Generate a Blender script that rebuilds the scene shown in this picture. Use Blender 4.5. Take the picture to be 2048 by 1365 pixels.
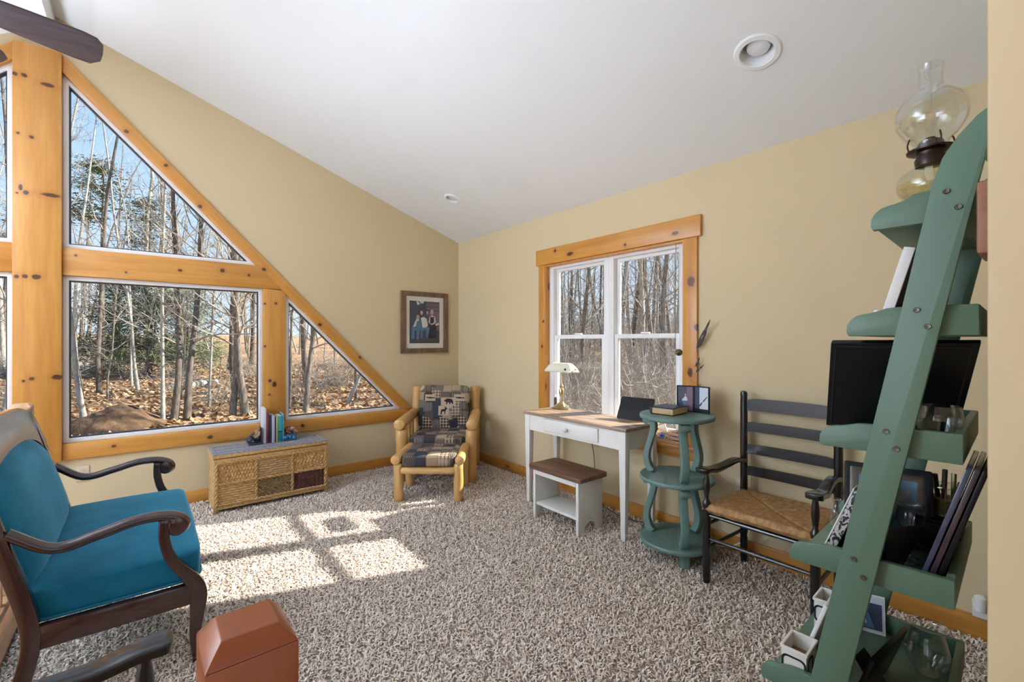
import bpy, bmesh, math, random
import numpy as np
from mathutils import Vector, Matrix, Euler
PI = math.pi
R = math.radians
for o in list(bpy.data.objects):
    bpy.data.objects.remove(o)
scn = bpy.context.scene
col = scn.collection
random.seed(7)

# ------------------------------------------------------------------ camera
HEAD = 39.4
cd = bpy.data.cameras.new('camera'); cam = bpy.data.objects.new('camera', cd); col.objects.link(cam)
cd.sensor_width = 36; cd.sensor_fit = 'HORIZONTAL'; cd.lens = 900 / 2048 * 36; cd.clip_start = .02; cd.clip_end = 400
cam.location = (0, 0, 1.35); cam.rotation_euler = (R(90), 0, -R(HEAD)); scn.camera = cam

# ------------------------------------------------------------------ sky, sun, added fill lights, exposure
world = bpy.data.worlds.new('sky'); scn.world = world; world.use_nodes = True
wn = world.node_tree.nodes; wl = world.node_tree.links; wn.clear()
wt = wn.new('ShaderNodeTexCoord'); ws = wn.new('ShaderNodeSeparateXYZ'); wr = wn.new('ShaderNodeValToRGB')
wb = wn.new('ShaderNodeBackground'); wo = wn.new('ShaderNodeOutputWorld')
wl.new(wt.outputs['Generated'], ws.inputs[0]); wl.new(ws.outputs['Z'], wr.inputs[0])
e = wr.color_ramp.elements
e[0].position = 0.0; e[0].color = (.72, .83, .95, 1)
e[1].position = .9; e[1].color = (.22, .42, .80, 1)
k = e.new(.22); k.color = (.52, .72, .97, 1)
k = e.new(.45); k.color = (.34, .57, .93, 1)
wl.new(wr.outputs[0], wb.inputs[0]); wb.inputs[1].default_value = .74; wl.new(wb.outputs[0], wo.inputs[0])

SUN = Vector((-1, .364, -.65)).normalized()
sd = bpy.data.lights.new('sun', 'SUN'); sd.energy = 9.0; sd.angle = R(.6); sd.color = (1, .93, .82)
so = bpy.data.objects.new('sun', sd); col.objects.link(so); so.location = (8, -2, 9)
so.rotation_euler = SUN.to_track_quat('-Z', 'Y').to_euler()

def area(name, loc, target, sx, sy, energy, color, spread=180):
    d = bpy.data.lights.new(name, 'AREA'); d.shape = 'RECTANGLE'; d.size = sx; d.size_y = sy; d.energy = energy; d.color = color; d.spread = R(spread)
    o = bpy.data.objects.new(name, d); col.objects.link(o); o.location = loc
    o.rotation_euler = (Vector(target) - Vector(loc)).to_track_quat('-Z', 'Y').to_euler()
    return o
FILL_TINT = (.79, .95, 1.18)  # cool tint shared by the added fill lights
area('landing_fill', (-2.4, 3.2, .7), (-2.7, 3.2, 4.0), 2.2, 2.4, 135, FILL_TINT, 75)  # added fill aimed up at the left slope, no real lamp on the landing
area('stair_fill', (-1.5, 1.6, .9), (1.9, 3.0, 3.1), 1.6, 1.6, 14, FILL_TINT, 110)  # added off-frame fill for the corner and ceiling, not a stair lamp
area('stair_fill_upper', (-1.5, 1.6, 1.2), (.8, 1.0, 3.9), 1.8, 1.8, 12, FILL_TINT, 100)  # second added fill, brightens the ceiling; no such fixture in the room

cy = scn.cycles; cy.max_bounces = 6; cy.diffuse_bounces = 4; cy.glossy_bounces = 3; cy.transmission_bounces = 4; cy.transparent_max_bounces = 16
cy.caustics_reflective = False; cy.caustics_refractive = False; cy.adaptive_threshold = .08; cy.adaptive_min_samples = 16
scn.view_settings.view_transform = 'Standard'; scn.view_settings.look = 'None'
scn.view_settings.gamma = 1.0; scn.view_settings.use_curve_mapping = False
scn.view_settings.exposure = 0.70

# ------------------------------------------------------------------ materials
def new_mat(name):
    m = bpy.data.materials.new(name); m.use_nodes = True
    n = m.node_tree.nodes; l = m.node_tree.links; n.clear()
    out = n.new('ShaderNodeOutputMaterial'); b = n.new('ShaderNodeBsdfPrincipled')
    l.new(b.outputs[0], out.inputs[0])
    return m, n, l, b
def c4(c): return (c[0], c[1], c[2], 1)
def coords(n, l, stretch=(1, 1, 1), kind='Object', rot=(0, 0, 0)):
    t = n.new('ShaderNodeTexCoord'); mp = n.new('ShaderNodeMapping')
    mp.inputs['Scale'].default_value = stretch; mp.inputs['Rotation'].default_value = rot
    l.new(t.outputs[kind], mp.inputs[0]); return mp.outputs[0]
def noise(n, l, v, scale, detail=4, rough=.55):
    x = n.new('ShaderNodeTexNoise'); x.inputs['Scale'].default_value = scale; x.inputs['Detail'].default_value = detail
    x.inputs['Roughness'].default_value = rough; l.new(v, x.inputs['Vector']); return x.outputs[0]
def ramp(n, l, f, stops, interp='LINEAR'):
    r = n.new('ShaderNodeValToRGB'); r.color_ramp.interpolation = interp
    e = r.color_ramp.elements
    e[0].position, e[0].color = stops[0][0], c4(stops[0][1]); e[1].position, e[1].color = stops[-1][0], c4(stops[-1][1])
    for p, c in stops[1:-1]:
        k = e.new(p); k.color = c4(c)
    l.new(f, r.inputs[0]); return r.outputs[0]
def mix(n, l, f, a, b, mode='MIX'):
    x = n.new('ShaderNodeMix'); x.data_type = 'RGBA'; x.blend_type = mode
    for val, i in ((f, 0), (a, 6), (b, 7)):
        if hasattr(val, 'links'): l.new(val, x.inputs[i])
        else: x.inputs[i].default_value = val if i == 0 else c4(val)
    return x.outputs[2]
def math_n(n, l, op, a, b=None):
    x = n.new('ShaderNodeMath'); x.operation = op
    for i, v in enumerate((a, b)):
        if v is None: continue
        if hasattr(v, 'links'): l.new(v, x.inputs[i])
        else: x.inputs[i].default_value = v
    return x.outputs[0]
def bump(n, l, b, h, strength, dist=.01):
    x = n.new('ShaderNodeBump'); x.inputs['Strength'].default_value = strength; x.inputs['Distance'].default_value = dist
    l.new(h, x.inputs['Height']); l.new(x.outputs[0], b.inputs['Normal'])
def mat(name, c1, c2=None, scale=8, rough=.5, stretch=(1, 1, 1), bmp=0, bscale=None, metal=0, coat=0, sheen=0, spec=.5,
        lo=.35, hi=.65, bdist=.01, tint=(1, 1, 1), kind='Object'):
    m, n, l, b = new_mat(name)
    b.inputs['Roughness'].default_value = rough; b.inputs['Metallic'].default_value = metal
    b.inputs['Coat Weight'].default_value = coat; b.inputs['Coat Roughness'].default_value = .15
    b.inputs['Sheen Weight'].default_value = sheen; b.inputs['Sheen Tint'].default_value = c4(tint); b.inputs['Sheen Roughness'].default_value = .35
    b.inputs['Specular IOR Level'].default_value = spec
    c2 = c2 or tuple(min(1, x * 1.12) for x in c1)
    v = coords(n, l, stretch, kind)
    l.new(ramp(n, l, noise(n, l, v, scale), [(lo, c1), (hi, c2)]), b.inputs['Base Color'])
    if bmp: bump(n, l, b, noise(n, l, v, bscale or scale * 3), bmp, bdist)
    return m
def pine(name, axis, base=(.51, .212, .034), light=(.66, .315, .062), knot=True, seed=0.0, rough=.38, spots=None, plane=(0, 2)):
    m, n, l, b = new_mat(name)
    st = [9, 9, 9]; st[axis] = .7
    v = coords(n, l, st)
    g = noise(n, l, v, 2.2, 5, .6)
    c = ramp(n, l, g, [(.30, base), (.72, light)])
    v2 = coords(n, l, [1, 1, 1]); st2 = [30, 30, 30]; st2[axis] = 1.2
    g2 = noise(n, l, coords(n, l, st2), 3, 3)
    c = mix(n, l, math_n(n, l, 'MULTIPLY', ramp(n, l, g2, [(.52, (0, 0, 0)), (.75, (1, 1, 1))]), .35), c, tuple(x * .72 for x in base))
    if spots:
        sp = n.new('ShaderNodeSeparateXYZ'); l.new(v2, sp.inputs[0]); ds = None
        wob = math_n(n, l, 'MULTIPLY', math_n(n, l, 'SUBTRACT', noise(n, l, v2, 40, 2), .5), .9)
        for (hh, zz, rr, asp) in spots:
            dx = math_n(n, l, 'DIVIDE', math_n(n, l, 'SUBTRACT', sp.outputs[plane[0]], hh), rr)
            dz = math_n(n, l, 'DIVIDE', math_n(n, l, 'SUBTRACT', sp.outputs[plane[1]], zz), rr * asp)
            d = math_n(n, l, 'SQRT', math_n(n, l, 'ADD', math_n(n, l, 'MULTIPLY', dx, dx), math_n(n, l, 'MULTIPLY', dz, dz)))
            ds = d if ds is None else math_n(n, l, 'MINIMUM', ds, d)
        ds = math_n(n, l, 'MULTIPLY', math_n(n, l, 'ADD', ds, wob), .25)
        k2 = ramp(n, l, ds, [(.20, (1, 1, 1)), (.75, (0, 0, 0))]); k1 = ramp(n, l, ds, [(.20, (1, 1, 1)), (.30, (0, 0, 0))])
        c = mix(n, l, math_n(n, l, 'MULTIPLY', k2, .40), c, (.36, .12, .025))
        c = mix(n, l, math_n(n, l, 'MULTIPLY', k1, .93), c, (.075, .022, .010))
    elif knot:
        st3 = [4.2, 4.2, 4.2]; st3[axis] = 2.6
        mp = n.new('ShaderNodeMapping'); mp.inputs['Scale'].default_value = st3; mp.inputs['Location'].default_value = (seed, seed * 1.7, seed * .6)
        t = n.new('ShaderNodeTexCoord'); l.new(t.outputs['Object'], mp.inputs[0])
        vo = n.new('ShaderNodeTexVoronoi'); vo.inputs['Scale'].default_value = 1.0; l.new(mp.outputs[0], vo.inputs['Vector'])
        d = math_n(n, l, 'ADD', vo.outputs['Distance'], math_n(n, l, 'MULTIPLY', g2, .06))
        k1 = ramp(n, l, d, [(.10, (1, 1, 1)), (.155, (0, 0, 0))])
        k2 = ramp(n, l, d, [(.10, (1, 1, 1)), (.36, (0, 0, 0))])
        c = mix(n, l, math_n(n, l, 'MULTIPLY', k2, .45), c, (.40, .13, .03))
        c = mix(n, l, math_n(n, l, 'MULTIPLY', k1, .92), c, (.10, .028, .012))
    l.new(c, b.inputs['Base Color']); b.inputs['Roughness'].default_value = rough
    b.inputs['Coat Weight'].default_value = .25; b.inputs['Coat Roughness'].default_value = .25
    bump(n, l, b, g2, .12, .002)
    return m
def glass(name, tint=(1, 1, 1), edge=.5, ior=1.45, dark=0):
    m, n, l, b = new_mat(name); out = [x for x in n if x.type == 'OUTPUT_MATERIAL'][0]; n.remove(b)
    tr = n.new('ShaderNodeBsdfTransparent'); tr.inputs[0].default_value = c4(tint)
    gl = n.new('ShaderNodeBsdfGlossy'); gl.inputs['Roughness'].default_value = .02; gl.inputs[0].default_value = (1, 1, 1, 1)
    lw = n.new('ShaderNodeLayerWeight'); lw.inputs['Blend'].default_value = .5
    fac = math_n(n, l, 'ADD', math_n(n, l, 'MULTIPLY', math_n(n, l, 'POWER', lw.outputs['Facing'], 3.2), edge), ((ior - 1) / (ior + 1)) ** 2)
    mx = n.new('ShaderNodeMixShader'); l.new(fac, mx.inputs[0]); l.new(tr.outputs[0], mx.inputs[1]); l.new(gl.outputs[0], mx.inputs[2])
    l.new(mx.outputs[0], out.inputs[0])
    return m
M = {}
M['wall'] = mat('tan wall paint', (.63, .508, .310), (.645, .518, .318), 1.5, .75, bmp=.06, bscale=220, bdist=.002)
M['ceil'] = mat('white ceiling paint', (.80, .808, .80), (.81, .818, .81), 2, .85)
for a, ax in enumerate('xyz'):
    M['pine_' + ax] = pine('honey pine ' + ax, a, seed=1.3 * a + .4)
M['pine_post'] = pine('honey pine post', 2, spots=[(-.631, 3.186, .014, 1), (-.675, 3.18, .014, 1), (-.515, 3.159, .035, .35), (-.659, 2.778, .009, 1), (-.595, 2.769, .012, 1), (-.621, 2.378, .014, 1), (-.647, 2.407, .009, 2.2), (-.664, 2.366, .007, 1), (-.498, 2.383, .046, .3), (-.666, 1.793, .012, 1), (-.626, 1.797, .014, 1), (-.574, 1.798, .022, .8), (-.633, 1.073, .009, 1), (-.595, 1.088, .014, .9), (-.47, 1.092, .03, .6), (-.673, .743, .012, 1)])
HD = Vector((2.757, -2.808)).normalized()
def on_hdr(x, z): q = Vector((x + .447, z - 3.414)); return (q.dot(HD), q.dot(Vector((-HD.y, HD.x))))
M['pine_hdr'] = pine('honey pine header', 0, spots=[(*on_hdr(x, z), r_, 1) for x, z, r_ in ((-.094, 2.964, .015), (.147, 2.762, .014), (.372, 2.475, .015), (.848, 1.997, .016), (1.332, 1.508, .016), (1.726, 1.183, .015))])
M['pine_beam'] = pine('honey pine beam', 0, spots=[(-.375, 1.976, .008, 1), (.238, 1.928, .014, .7), (.532, 1.957, .016, 1), (.73, 1.933, .012, 1), (-.097, 1.879, .008, 1)])
M['pine_stile'] = pine('honey pine stile', 2, spots=[(.857, 1.687, .010, 1), (.947, 1.696, .012, 1), (.898, .988, .014, 1), (.935, .954, .018, 1.4), (.894, .861, .010, 1), (.857, 1.303, .010, 1)])
M['pine_sill'] = pine('honey pine sill', 0, spots=[(-.166, .551, .014, .7), (.442, .536, .02, .7), (1.174, .546, .016, 1)])
M['pine_casr'] = pine('honey pine right casing', 2, plane=(1, 2), spots=[(1.607, 1.76, .026, 1.3), (1.567, 1.443, .018, 1.2), (1.614, 1.135, .018, 1.8), (1.618, .774, .015, 1), (3.077, 1.535, .012, 1), (3.097, 1.301, .012, 1.6)])
M['pine_hdrr'] = pine('honey pine window head', 1, plane=(1, 2), spots=[(1.721, 2.109, .026, .5), (2.914, 2.171, .014, 1), (2.729, 2.116, .036, .45), (2.146, 2.098, .012, 1)])
M['pine_lite'] = pine('light pine', 1, (.50, .27, .12), (.66, .42, .24), seed=3.2)
M['newel'] = pine('cherry stained newel', 2, (.27, .058, .009), (.36, .088, .016), knot=False, rough=.34)
M['log'] = pine('peeled log', 2, (.55, .29, .085), (.72, .44, .17), seed=2.2, rough=.42)
M['log_x'] = pine('peeled log lying', 0, (.55, .29, .085), (.72, .44, .17), seed=5.2, rough=.42)
M['log_y'] = pine('peeled log across', 1, (.55, .29, .085), (.72, .44, .17), seed=6.2, rough=.42)
M['vinyl'] = mat('white vinyl', (.78, .78, .78), (.80, .80, .80), 5, .35)
M['gasket'] = mat('dark gasket', (.03, .035, .045), None, 5, .5)
M['pane'] = glass('window pane', (.97, .985, .98), ior=1.22)
M['clear'] = glass('clear glass', (.93, .945, .945), edge=.9, ior=1.6)
M['oilglass'] = glass('yellowish oil glass', (.95, .95, .87), edge=.8, ior=1.6)
M['smoke'] = glass('grey glass', (.72, .72, .74), ior=1.5)
M['carpet'] = mat('carpet backing', (.34, .28, .24), (.42, .35, .31), 60, .95)
M['pile'] = mat('beige shag yarn', (.74, .625, .52), (.93, .815, .705), 35, .95, lo=.3, hi=.7, sheen=.25, spec=.1)
M['fanblade'] = mat('dark fan blade', (.055, .04, .045), (.085, .065, .07), 6, .45, stretch=(1, 14, 14))
M['bronze'] = mat('bronze metal', (.05, .035, .03), None, 6, .35, metal=.8)
M['mahog'] = mat('dark mahogany', (.030, .008, .006), (.055, .014, .010), 4, .20, stretch=(1, 1, 1), coat=1.0)
M['teal'] = mat('teal velvet', (.006, .125, .215), (.014, .205, .320), 5, .75, sheen=.9, tint=(.25, .62, .80), bmp=.08, bscale=40, spec=.2)
M['black'] = mat('black paint', (.007, .007, .008), (.012, .012, .014), 20, .24, coat=.5)
M['rush'] = mat('woven rush', (.30, .15, .055), (.50, .29, .12), 40, .7, bmp=.3, bscale=140)
M['green'] = mat('sage green paint', (.10, .180, .125), (.11, .19, .135), 3, .45)
M['tgreen'] = mat('dusty green paint', (.125, .22, .195), (.145, .245, .215), 4, .4)
M['screw'] = mat('steel screw', (.16, .15, .14), None, 30, .35, metal=.9)
M['white'] = mat('white furniture paint', (.76, .74, .69), (.80, .78, .74), 3, .45)
M['plank'] = mat('brown stained plank', (.10, .045, .024), (.21, .11, .065), 3, .42, stretch=(14, .8, 14), bmp=.1, bscale=6)
M['deskt'] = mat('worn desk plank', (.24, .155, .105), (.42, .30, .215), 2.5, .4, stretch=(14, .8, 14), bmp=.1, bscale=6)
M['wick'] = mat('golden wicker', (.40, .22, .07), (.62, .39, .16), 60, .55, lo=.3, hi=.7)
M['wick2'] = mat('tan wicker', (.34, .20, .085), (.55, .36, .17), 60, .55, lo=.3, hi=.7)
M['wick_ol'] = mat('olive wicker', (.16, .10, .04), (.33, .22, .10), 60, .55)
M['wick_br'] = mat('maroon leather weave', (.06, .018, .014), (.10, .03, .022), 30, .4)
M['wick_top'] = mat('grey blue cane', (.16, .15, .17), (.34, .31, .32), 80, .5)
M['brass'] = mat('aged brass', (.46, .34, .17), (.62, .50, .29), 20, .32, metal=.9)
M['opal'] = mat('cream opal glass', (.78, .78, .62), (.82, .82, .68), 4, .2, coat=.5)
M['dark'] = mat('charcoal plastic', (.016, .017, .019), (.022, .023, .026), 30, .55, spec=.25)
M['screen'] = mat('gloss black panel', (.005, .005, .006), None, 5, .35, spec=.25)
M['paper'] = mat('white paper', (.80, .79, .77), None, 10, .7)
M['gilt'] = mat('gilt page edges', (.50, .36, .16), (.62, .47, .24), 90, .45, stretch=(1, 1, 12))
M['hide'] = mat('black book leather', (.022, .022, .03), (.04, .04, .05), 60, .35)
M['frame'] = mat('weathered brown frame', (.13, .07, .04), (.22, .13, .08), 4, .55, stretch=(6, 1, 1))
M['matte'] = mat('cream picture mat', (.75, .68, .58), None, 4, .8)
M['bark'] = mat('grey bark', (.12, .10, .08), (.30, .265, .22), 5, .9, stretch=(4, 4, .8), bmp=.6, bscale=12, bdist=.03)
M['bark_p'] = mat('pale bark', (.28, .26, .225), (.46, .43, .38), 4, .85, stretch=(2, 2, 2), bmp=.3, bscale=20, bdist=.02)
M['bark_d'] = mat('dark bark', (.07, .055, .045), (.19, .155, .12), 5, .9, stretch=(4, 4, .8), bmp=.6, bscale=12, bdist=.03)
M['twig'] = mat('grey twigs', (.27, .235, .195), (.48, .43, .37), 3, .9)
M['needle'] = mat('evergreen needles', (.035, .06, .018), (.13, .16, .05), 3, .8)
M['leaf'] = mat('fallen leaves', (.34, .18, .085), (.68, .45, .25), 9, .85, lo=.25, hi=.75)
M['ground'] = mat('leaf litter ground', (.24, .125, .06), (.55, .35, .19), 4, .95, bmp=.6, bscale=14, bdist=.05, lo=.3, hi=.7)
M['dirt'] = mat('dug earth', (.06, .035, .02), (.20, .11, .055), 3, .95, bmp=.6, bscale=9, bdist=.05)
M['feather'] = mat('dark feather', (.025, .02, .018), (.07, .055, .045), 60, .6)
M['jar'] = mat('brass bell', (.16, .14, .07), (.26, .22, .11), 30, .35, metal=.7)
M['blue'] = mat('cobalt blue', (.02, .05, .28), (.03, .08, .36), 20, .4)
M['cord_b'] = mat('brown cord', (.06, .035, .02), None, 10, .5)
M['cord_w'] = mat('white cord', (.7, .69, .66), None, 10, .5)
M['oak'] = mat('wood floor', (.42, .22, .11), (.56, .34, .20), 3, .35, stretch=(12, .7, 1))
M['reddish'] = mat('red brown wood', (.26, .10, .05), (.34, .15, .08), 4, .5, stretch=(1, 1, 4))
def flat(name, c, rough=.5): return mat(name, c, tuple(min(1, x * 1.06) for x in c), 6, rough)
def fabric(name, ij, sc=7.0):
    """printed patchwork: rectangular patches with small figures"""
    m, n, l, b = new_mat(name)
    t = n.new('ShaderNodeTexCoord'); s = n.new('ShaderNodeSeparateXYZ'); l.new(t.outputs['Object'], s.inputs[0])
    cb = n.new('ShaderNodeCombineXYZ'); l.new(s.outputs[ij[0]], cb.inputs[0]); l.new(s.outputs[ij[1]], cb.inputs[1])
    vo = n.new('ShaderNodeTexVoronoi'); vo.voronoi_dimensions = '2D'; vo.distance = 'CHEBYCHEV'; vo.inputs['Scale'].default_value = sc * 1.5; vo.inputs['Randomness'].default_value = .62
    l.new(cb.outputs[0], vo.inputs['Vector'])
    sp = n.new('ShaderNodeSeparateColor'); l.new(vo.outputs['Color'], sp.inputs[0])
    c = ramp(n, l, sp.outputs[0], [(0, (.018, .018, .026)), (.30, (.035, .037, .05)), (.50, (.33, .23, .14)), (.62, (.075, .06, .052)), (.78, (.42, .33, .235)), (.86, (.15, .12, .10)), (1, (.02, .02, .03))], 'CONSTANT')
    ch = n.new('ShaderNodeTexChecker'); ch.inputs['Scale'].default_value = 46; ch.inputs[1].default_value = (.42, .31, .20, 1); ch.inputs[2].default_value = (.03, .027, .03, 1)
    mp = n.new('ShaderNodeMapping'); mp.inputs['Rotation'].default_value = (0, 0, R(45)); l.new(cb.outputs[0], mp.inputs[0]); l.new(mp.outputs[0], ch.inputs[0])
    c = mix(n, l, ramp(n, l, sp.outputs[1], [(0, (0, 0, 0)), (.70, (1, 1, 1))], 'CONSTANT'), c, ch.outputs[0])
    w = n.new('ShaderNodeTexWave'); w.inputs['Scale'].default_value = 22; w.inputs['Distortion'].default_value = 3; l.new(cb.outputs[0], w.inputs[0])
    stripe = math_n(n, l, 'MULTIPLY', math_n(n, l, 'GREATER_THAN', w.outputs[1], .62), math_n(n, l, 'GREATER_THAN', sp.outputs[2], .6))
    c = mix(n, l, math_n(n, l, 'MULTIPLY', stripe, .7), c, (.40, .31, .22))
    edge = math_n(n, l, 'GREATER_THAN', vo.outputs['Distance'], .47)
    c = mix(n, l, math_n(n, l, 'MULTIPLY', edge, .5), c, (.02, .018, .02))
    l.new(c, b.inputs['Base Color']); b.inputs['Roughness'].default_value = .85
    return m

# ------------------------------------------------------------------ geometry helpers
class G:
    def __init__(s): s.v = []; s.f = []; s.mi = []; s.m = 0
    def add(s, vs, fs):
        o = len(s.v); s.v += [tuple(p) for p in vs]; s.f += [tuple(i + o for i in q) for q in fs]; s.mi += [s.m] * len(fs); return s
    def box(s, x0, x1, y0, y1, z0, z1):
        return s.hexa([(x0, y0, z0), (x1, y0, z0), (x1, y1, z0), (x0, y1, z0)], [(x0, y0, z1), (x1, y0, z1), (x1, y1, z1), (x0, y1, z1)])
    def hexa(s, b, t):
        return s.add(list(b) + list(t), [(3, 2, 1, 0), (4, 5, 6, 7), (0, 1, 5, 4), (1, 2, 6, 5), (2, 3, 7, 6), (3, 0, 4, 7)])
    def prism(s, poly, a0, a1, axis='y'):
        def P(p, a): return {'x': (a, p[0], p[1]), 'y': (p[0], a, p[1]), 'z': (p[0], p[1], a)}[axis]
        n = len(poly); vs = [P(p, a0) for p in poly] + [P(p, a1) for p in poly]
        fs = [tuple(range(n)), tuple(range(2 * n - 1, n - 1, -1))] + [(i, (i + 1) % n, n + (i + 1) % n, n + i) for i in range(n)]
        return s.add(vs, fs)
    def ring(s, outer, inner, a0, a1, axis='y'):
        def P(p, a): return {'x': (a, p[0], p[1]), 'y': (p[0], a, p[1]), 'z': (p[0], p[1], a)}[axis]
        n = len(outer); vs = [P(p, a) for a in (a0, a1) for q in (outer, inner) for p in q]
        fs = []
        for i in range(n):
            j = (i + 1) % n
            fs += [(i, j, n + j, n + i), (2 * n + i, 3 * n + i, 3 * n + j, 2 * n + j), (i, 2 * n + i, 2 * n + j, j), (n + i, n + j, 3 * n + j, 3 * n + i)]
        return s.add(vs, fs)
    def loft(s, loops, closed=True, cap=True):
        n = len(loops[0]); vs = [p for q in loops for p in q]; fs = []
        for k in range(len(loops) - 1):
            for i in range(n if closed else n - 1):
                j = (i + 1) % n
                fs.append((k * n + i, k * n + j, (k + 1) * n + j, (k + 1) * n + i))
        if cap and closed: fs += [tuple(range(n - 1, -1, -1)), tuple(range((len(loops) - 1) * n, len(loops) * n))]
        return s.add(vs, fs)
    def tube(s, pts, rad, n=10, cap=True, squash=1.0):
        pts = [Vector(p) for p in pts]; N = len(pts)
        if not hasattr(rad, '__len__'): rad = [rad] * N
        t0 = (pts[1] - pts[0]).normalized(); up = Vector((0, 0, 1)) if abs(t0.z) < .9 else Vector((1, 0, 0))
        a = t0.cross(up).normalized(); loops = []
        for i in range(N):
            t = (pts[min(i + 1, N - 1)] - pts[max(i - 1, 0)]).normalized()
            a = (a - t * a.dot(t)).normalized(); b = t.cross(a)
            loops.append([pts[i] + (a * math.cos(2 * PI * k / n) + b * math.sin(2 * PI * k / n) * squash) * rad[i] for k in range(n)])
        return s.loft(loops, True, cap)
    def strip(s, pts, wid, thk, side=None, up=(0, 0, 1)):
        """rectangular section swept along pts; wid across, thk along up"""
        pts = [Vector(p) for p in pts]; N = len(pts); up = Vector(up); loops = []
        if not hasattr(wid, '__len__'): wid = [wid] * N
        if not hasattr(thk, '__len__'): thk = [thk] * N
        for i in range(N):
            t = (pts[min(i + 1, N - 1)] - pts[max(i - 1, 0)]).normalized()
            a = Vector(side) if side else t.cross(up).normalized(); b = a.cross(t).normalized()
            w = wid[i] / 2; h = thk[i] / 2
            loops.append([pts[i] + a * x * w + b * y * h for x, y in ((-1, -1), (1, -1), (1, 1), (-1, 1))])
        return s.loft(loops)
    def lathe(s, prof, n=24, c=(0, 0, 0), cap=True, sx=1, sy=1):
        loops = [[(c[0] + r * math.cos(2 * PI * k / n) * sx, c[1] + r * math.sin(2 * PI * k / n) * sy, c[2] + z) for k in range(n)] for r, z in prof]
        return s.loft(loops, True, cap)
    def ball(s, c, rx, ry=None, rz=None, n=14, e1=1.0, e2=1.0):
        ry = ry or rx; rz = rz or rx; f = lambda w, e: math.copysign(abs(w) ** e, w)
        loops = []
        for i in range(n + 1):
            a = -PI / 2 + PI * i / n; a = max(-PI / 2 + .02, min(PI / 2 - .02, a))
            loops.append([(c[0] + rx * f(math.cos(a), e1) * f(math.cos(2 * PI * k / (2 * n)), e2), c[1] + ry * f(math.cos(a), e1) * f(math.sin(2 * PI * k / (2 * n)), e2), c[2] + rz * f(math.sin(a), e1)) for k in range(2 * n)])
        return s.loft(loops)
    def grid(s, fn, nu, nv):
        vs = [fn(i / nu, j / nv) for j in range(nv + 1) for i in range(nu + 1)]
        return s.add(vs, [(j * (nu + 1) + i, j * (nu + 1) + i + 1, (j + 1) * (nu + 1) + i + 1, (j + 1) * (nu + 1) + i) for j in range(nv) for i in range(nu)])
    def mesh(s, name, mats, bevel=0, seg=2, smooth=35, recalc=True):
        me = bpy.data.meshes.new(name); me.from_pydata(s.v, [], s.f)
        mats = mats if isinstance(mats, (list, tuple)) else [mats]
        for m in mats: me.materials.append(M[m] if isinstance(m, str) else m)
        if len(mats) > 1: me.polygons.foreach_set('material_index', s.mi)
        if recalc or bevel:
            bm = bmesh.new(); bm.from_mesh(me); bmesh.ops.remove_doubles(bm, verts=bm.verts, dist=1e-6); bmesh.ops.recalc_face_normals(bm, faces=bm.faces)
            if bevel:
                es = [q for q in bm.edges if len(q.link_faces) == 2 and q.calc_face_angle(0) > R(28)]
                bmesh.ops.bevel(bm, geom=es, offset=bevel, segments=seg, profile=.5, affect='EDGES', clamp_overlap=True)
            bm.to_mesh(me); bm.free()
        if smooth:
            me.shade_smooth(); me.set_sharp_from_angle(angle=R(smooth))
        return me
    def build(s, name, mats, parent=None, loc=(0, 0, 0), rot=(0, 0, 0), **kw):
        o = bpy.data.objects.new(name, s.mesh(name, mats, **kw)); col.objects.link(o)
        o.location = loc; o.rotation_euler = rot
        if parent: o.parent = parent
        return o
def tag(o, label=None, cat=None, group=None, kind=None):
    for k, v in (('label', label), ('category', cat), ('group', group), ('kind', kind)):
        if v: o[k] = v
    return o
def thing(name, label, cat, loc=(0, 0, 0), rz=0, group=None, rot=None):
    o = bpy.data.objects.new(name, None); col.objects.link(o); o.empty_display_size = .1
    o.location = loc; o.rotation_euler = rot or (0, 0, rz)
    return tag(o, label, cat, group)
def struct(o): o['kind'] = 'structure'; return o
def sempty(name, loc=(0, 0, 0)):
    o = bpy.data.objects.new(name, None); col.objects.link(o); o.location = loc; o['kind'] = 'structure'; return o
def copy_tree(o, parent=None):
    c = o.copy(); col.objects.link(c); c.parent = parent
    for ch in list(o.children): copy_tree(ch, c)
    return c
def label_part(o, t): o['label'] = t; return o
def bez(p, n=24):
    """Catmull-Rom through points"""
    p = [Vector(q) for q in p]; q = [p[0] * 2 - p[1]] + p + [p[-1] * 2 - p[-2]]; out = []
    for i in range(1, len(q) - 2):
        m = max(2, n // (len(p) - 1))
        for k in range(m):
            t = k / m
            out.append(.5 * ((2 * q[i]) + (-q[i - 1] + q[i + 1]) * t + (2 * q[i - 1] - 5 * q[i] + 4 * q[i + 1] - q[i + 2]) * t * t + (-q[i - 1] + 3 * q[i] - 3 * q[i + 1] + q[i + 2]) * t ** 3))
    return out + [p[-1]]
def inset(poly, d):
    n = len(poly); out = []
    A = sum(poly[i][0] * poly[(i + 1) % n][1] - poly[(i + 1) % n][0] * poly[i][1] for i in range(n)); sg = 1 if A > 0 else -1
    for i in range(n):
        p0, p1, p2 = (Vector(poly[(i + k) % n]) for k in (-1, 0, 1))
        e1 = (p1 - p0).normalized(); e2 = (p2 - p1).normalized()
        n1 = Vector((-e1.y, e1.x)) * sg; n2 = Vector((-e2.y, e2.x)) * sg
        b = (n1 + n2); b = b / b.dot(n1)
        out.append(tuple(p1 + b * d))
    return out

# ------------------------------------------------------------------ the room shell
XW, YW = 2.93, 4.58                       # right wall and gable wall, inner faces
EAVE, RIDGEX, RIDGEZ = 2.523, -.485, 3.682
SL = (RIDGEZ - EAVE) / (XW - RIDGEX)
def cz(x): return EAVE + SL * (XW - x)
def lz(x): return 3.474 - .7 * (-.705 - x)
XC = -.567
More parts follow.
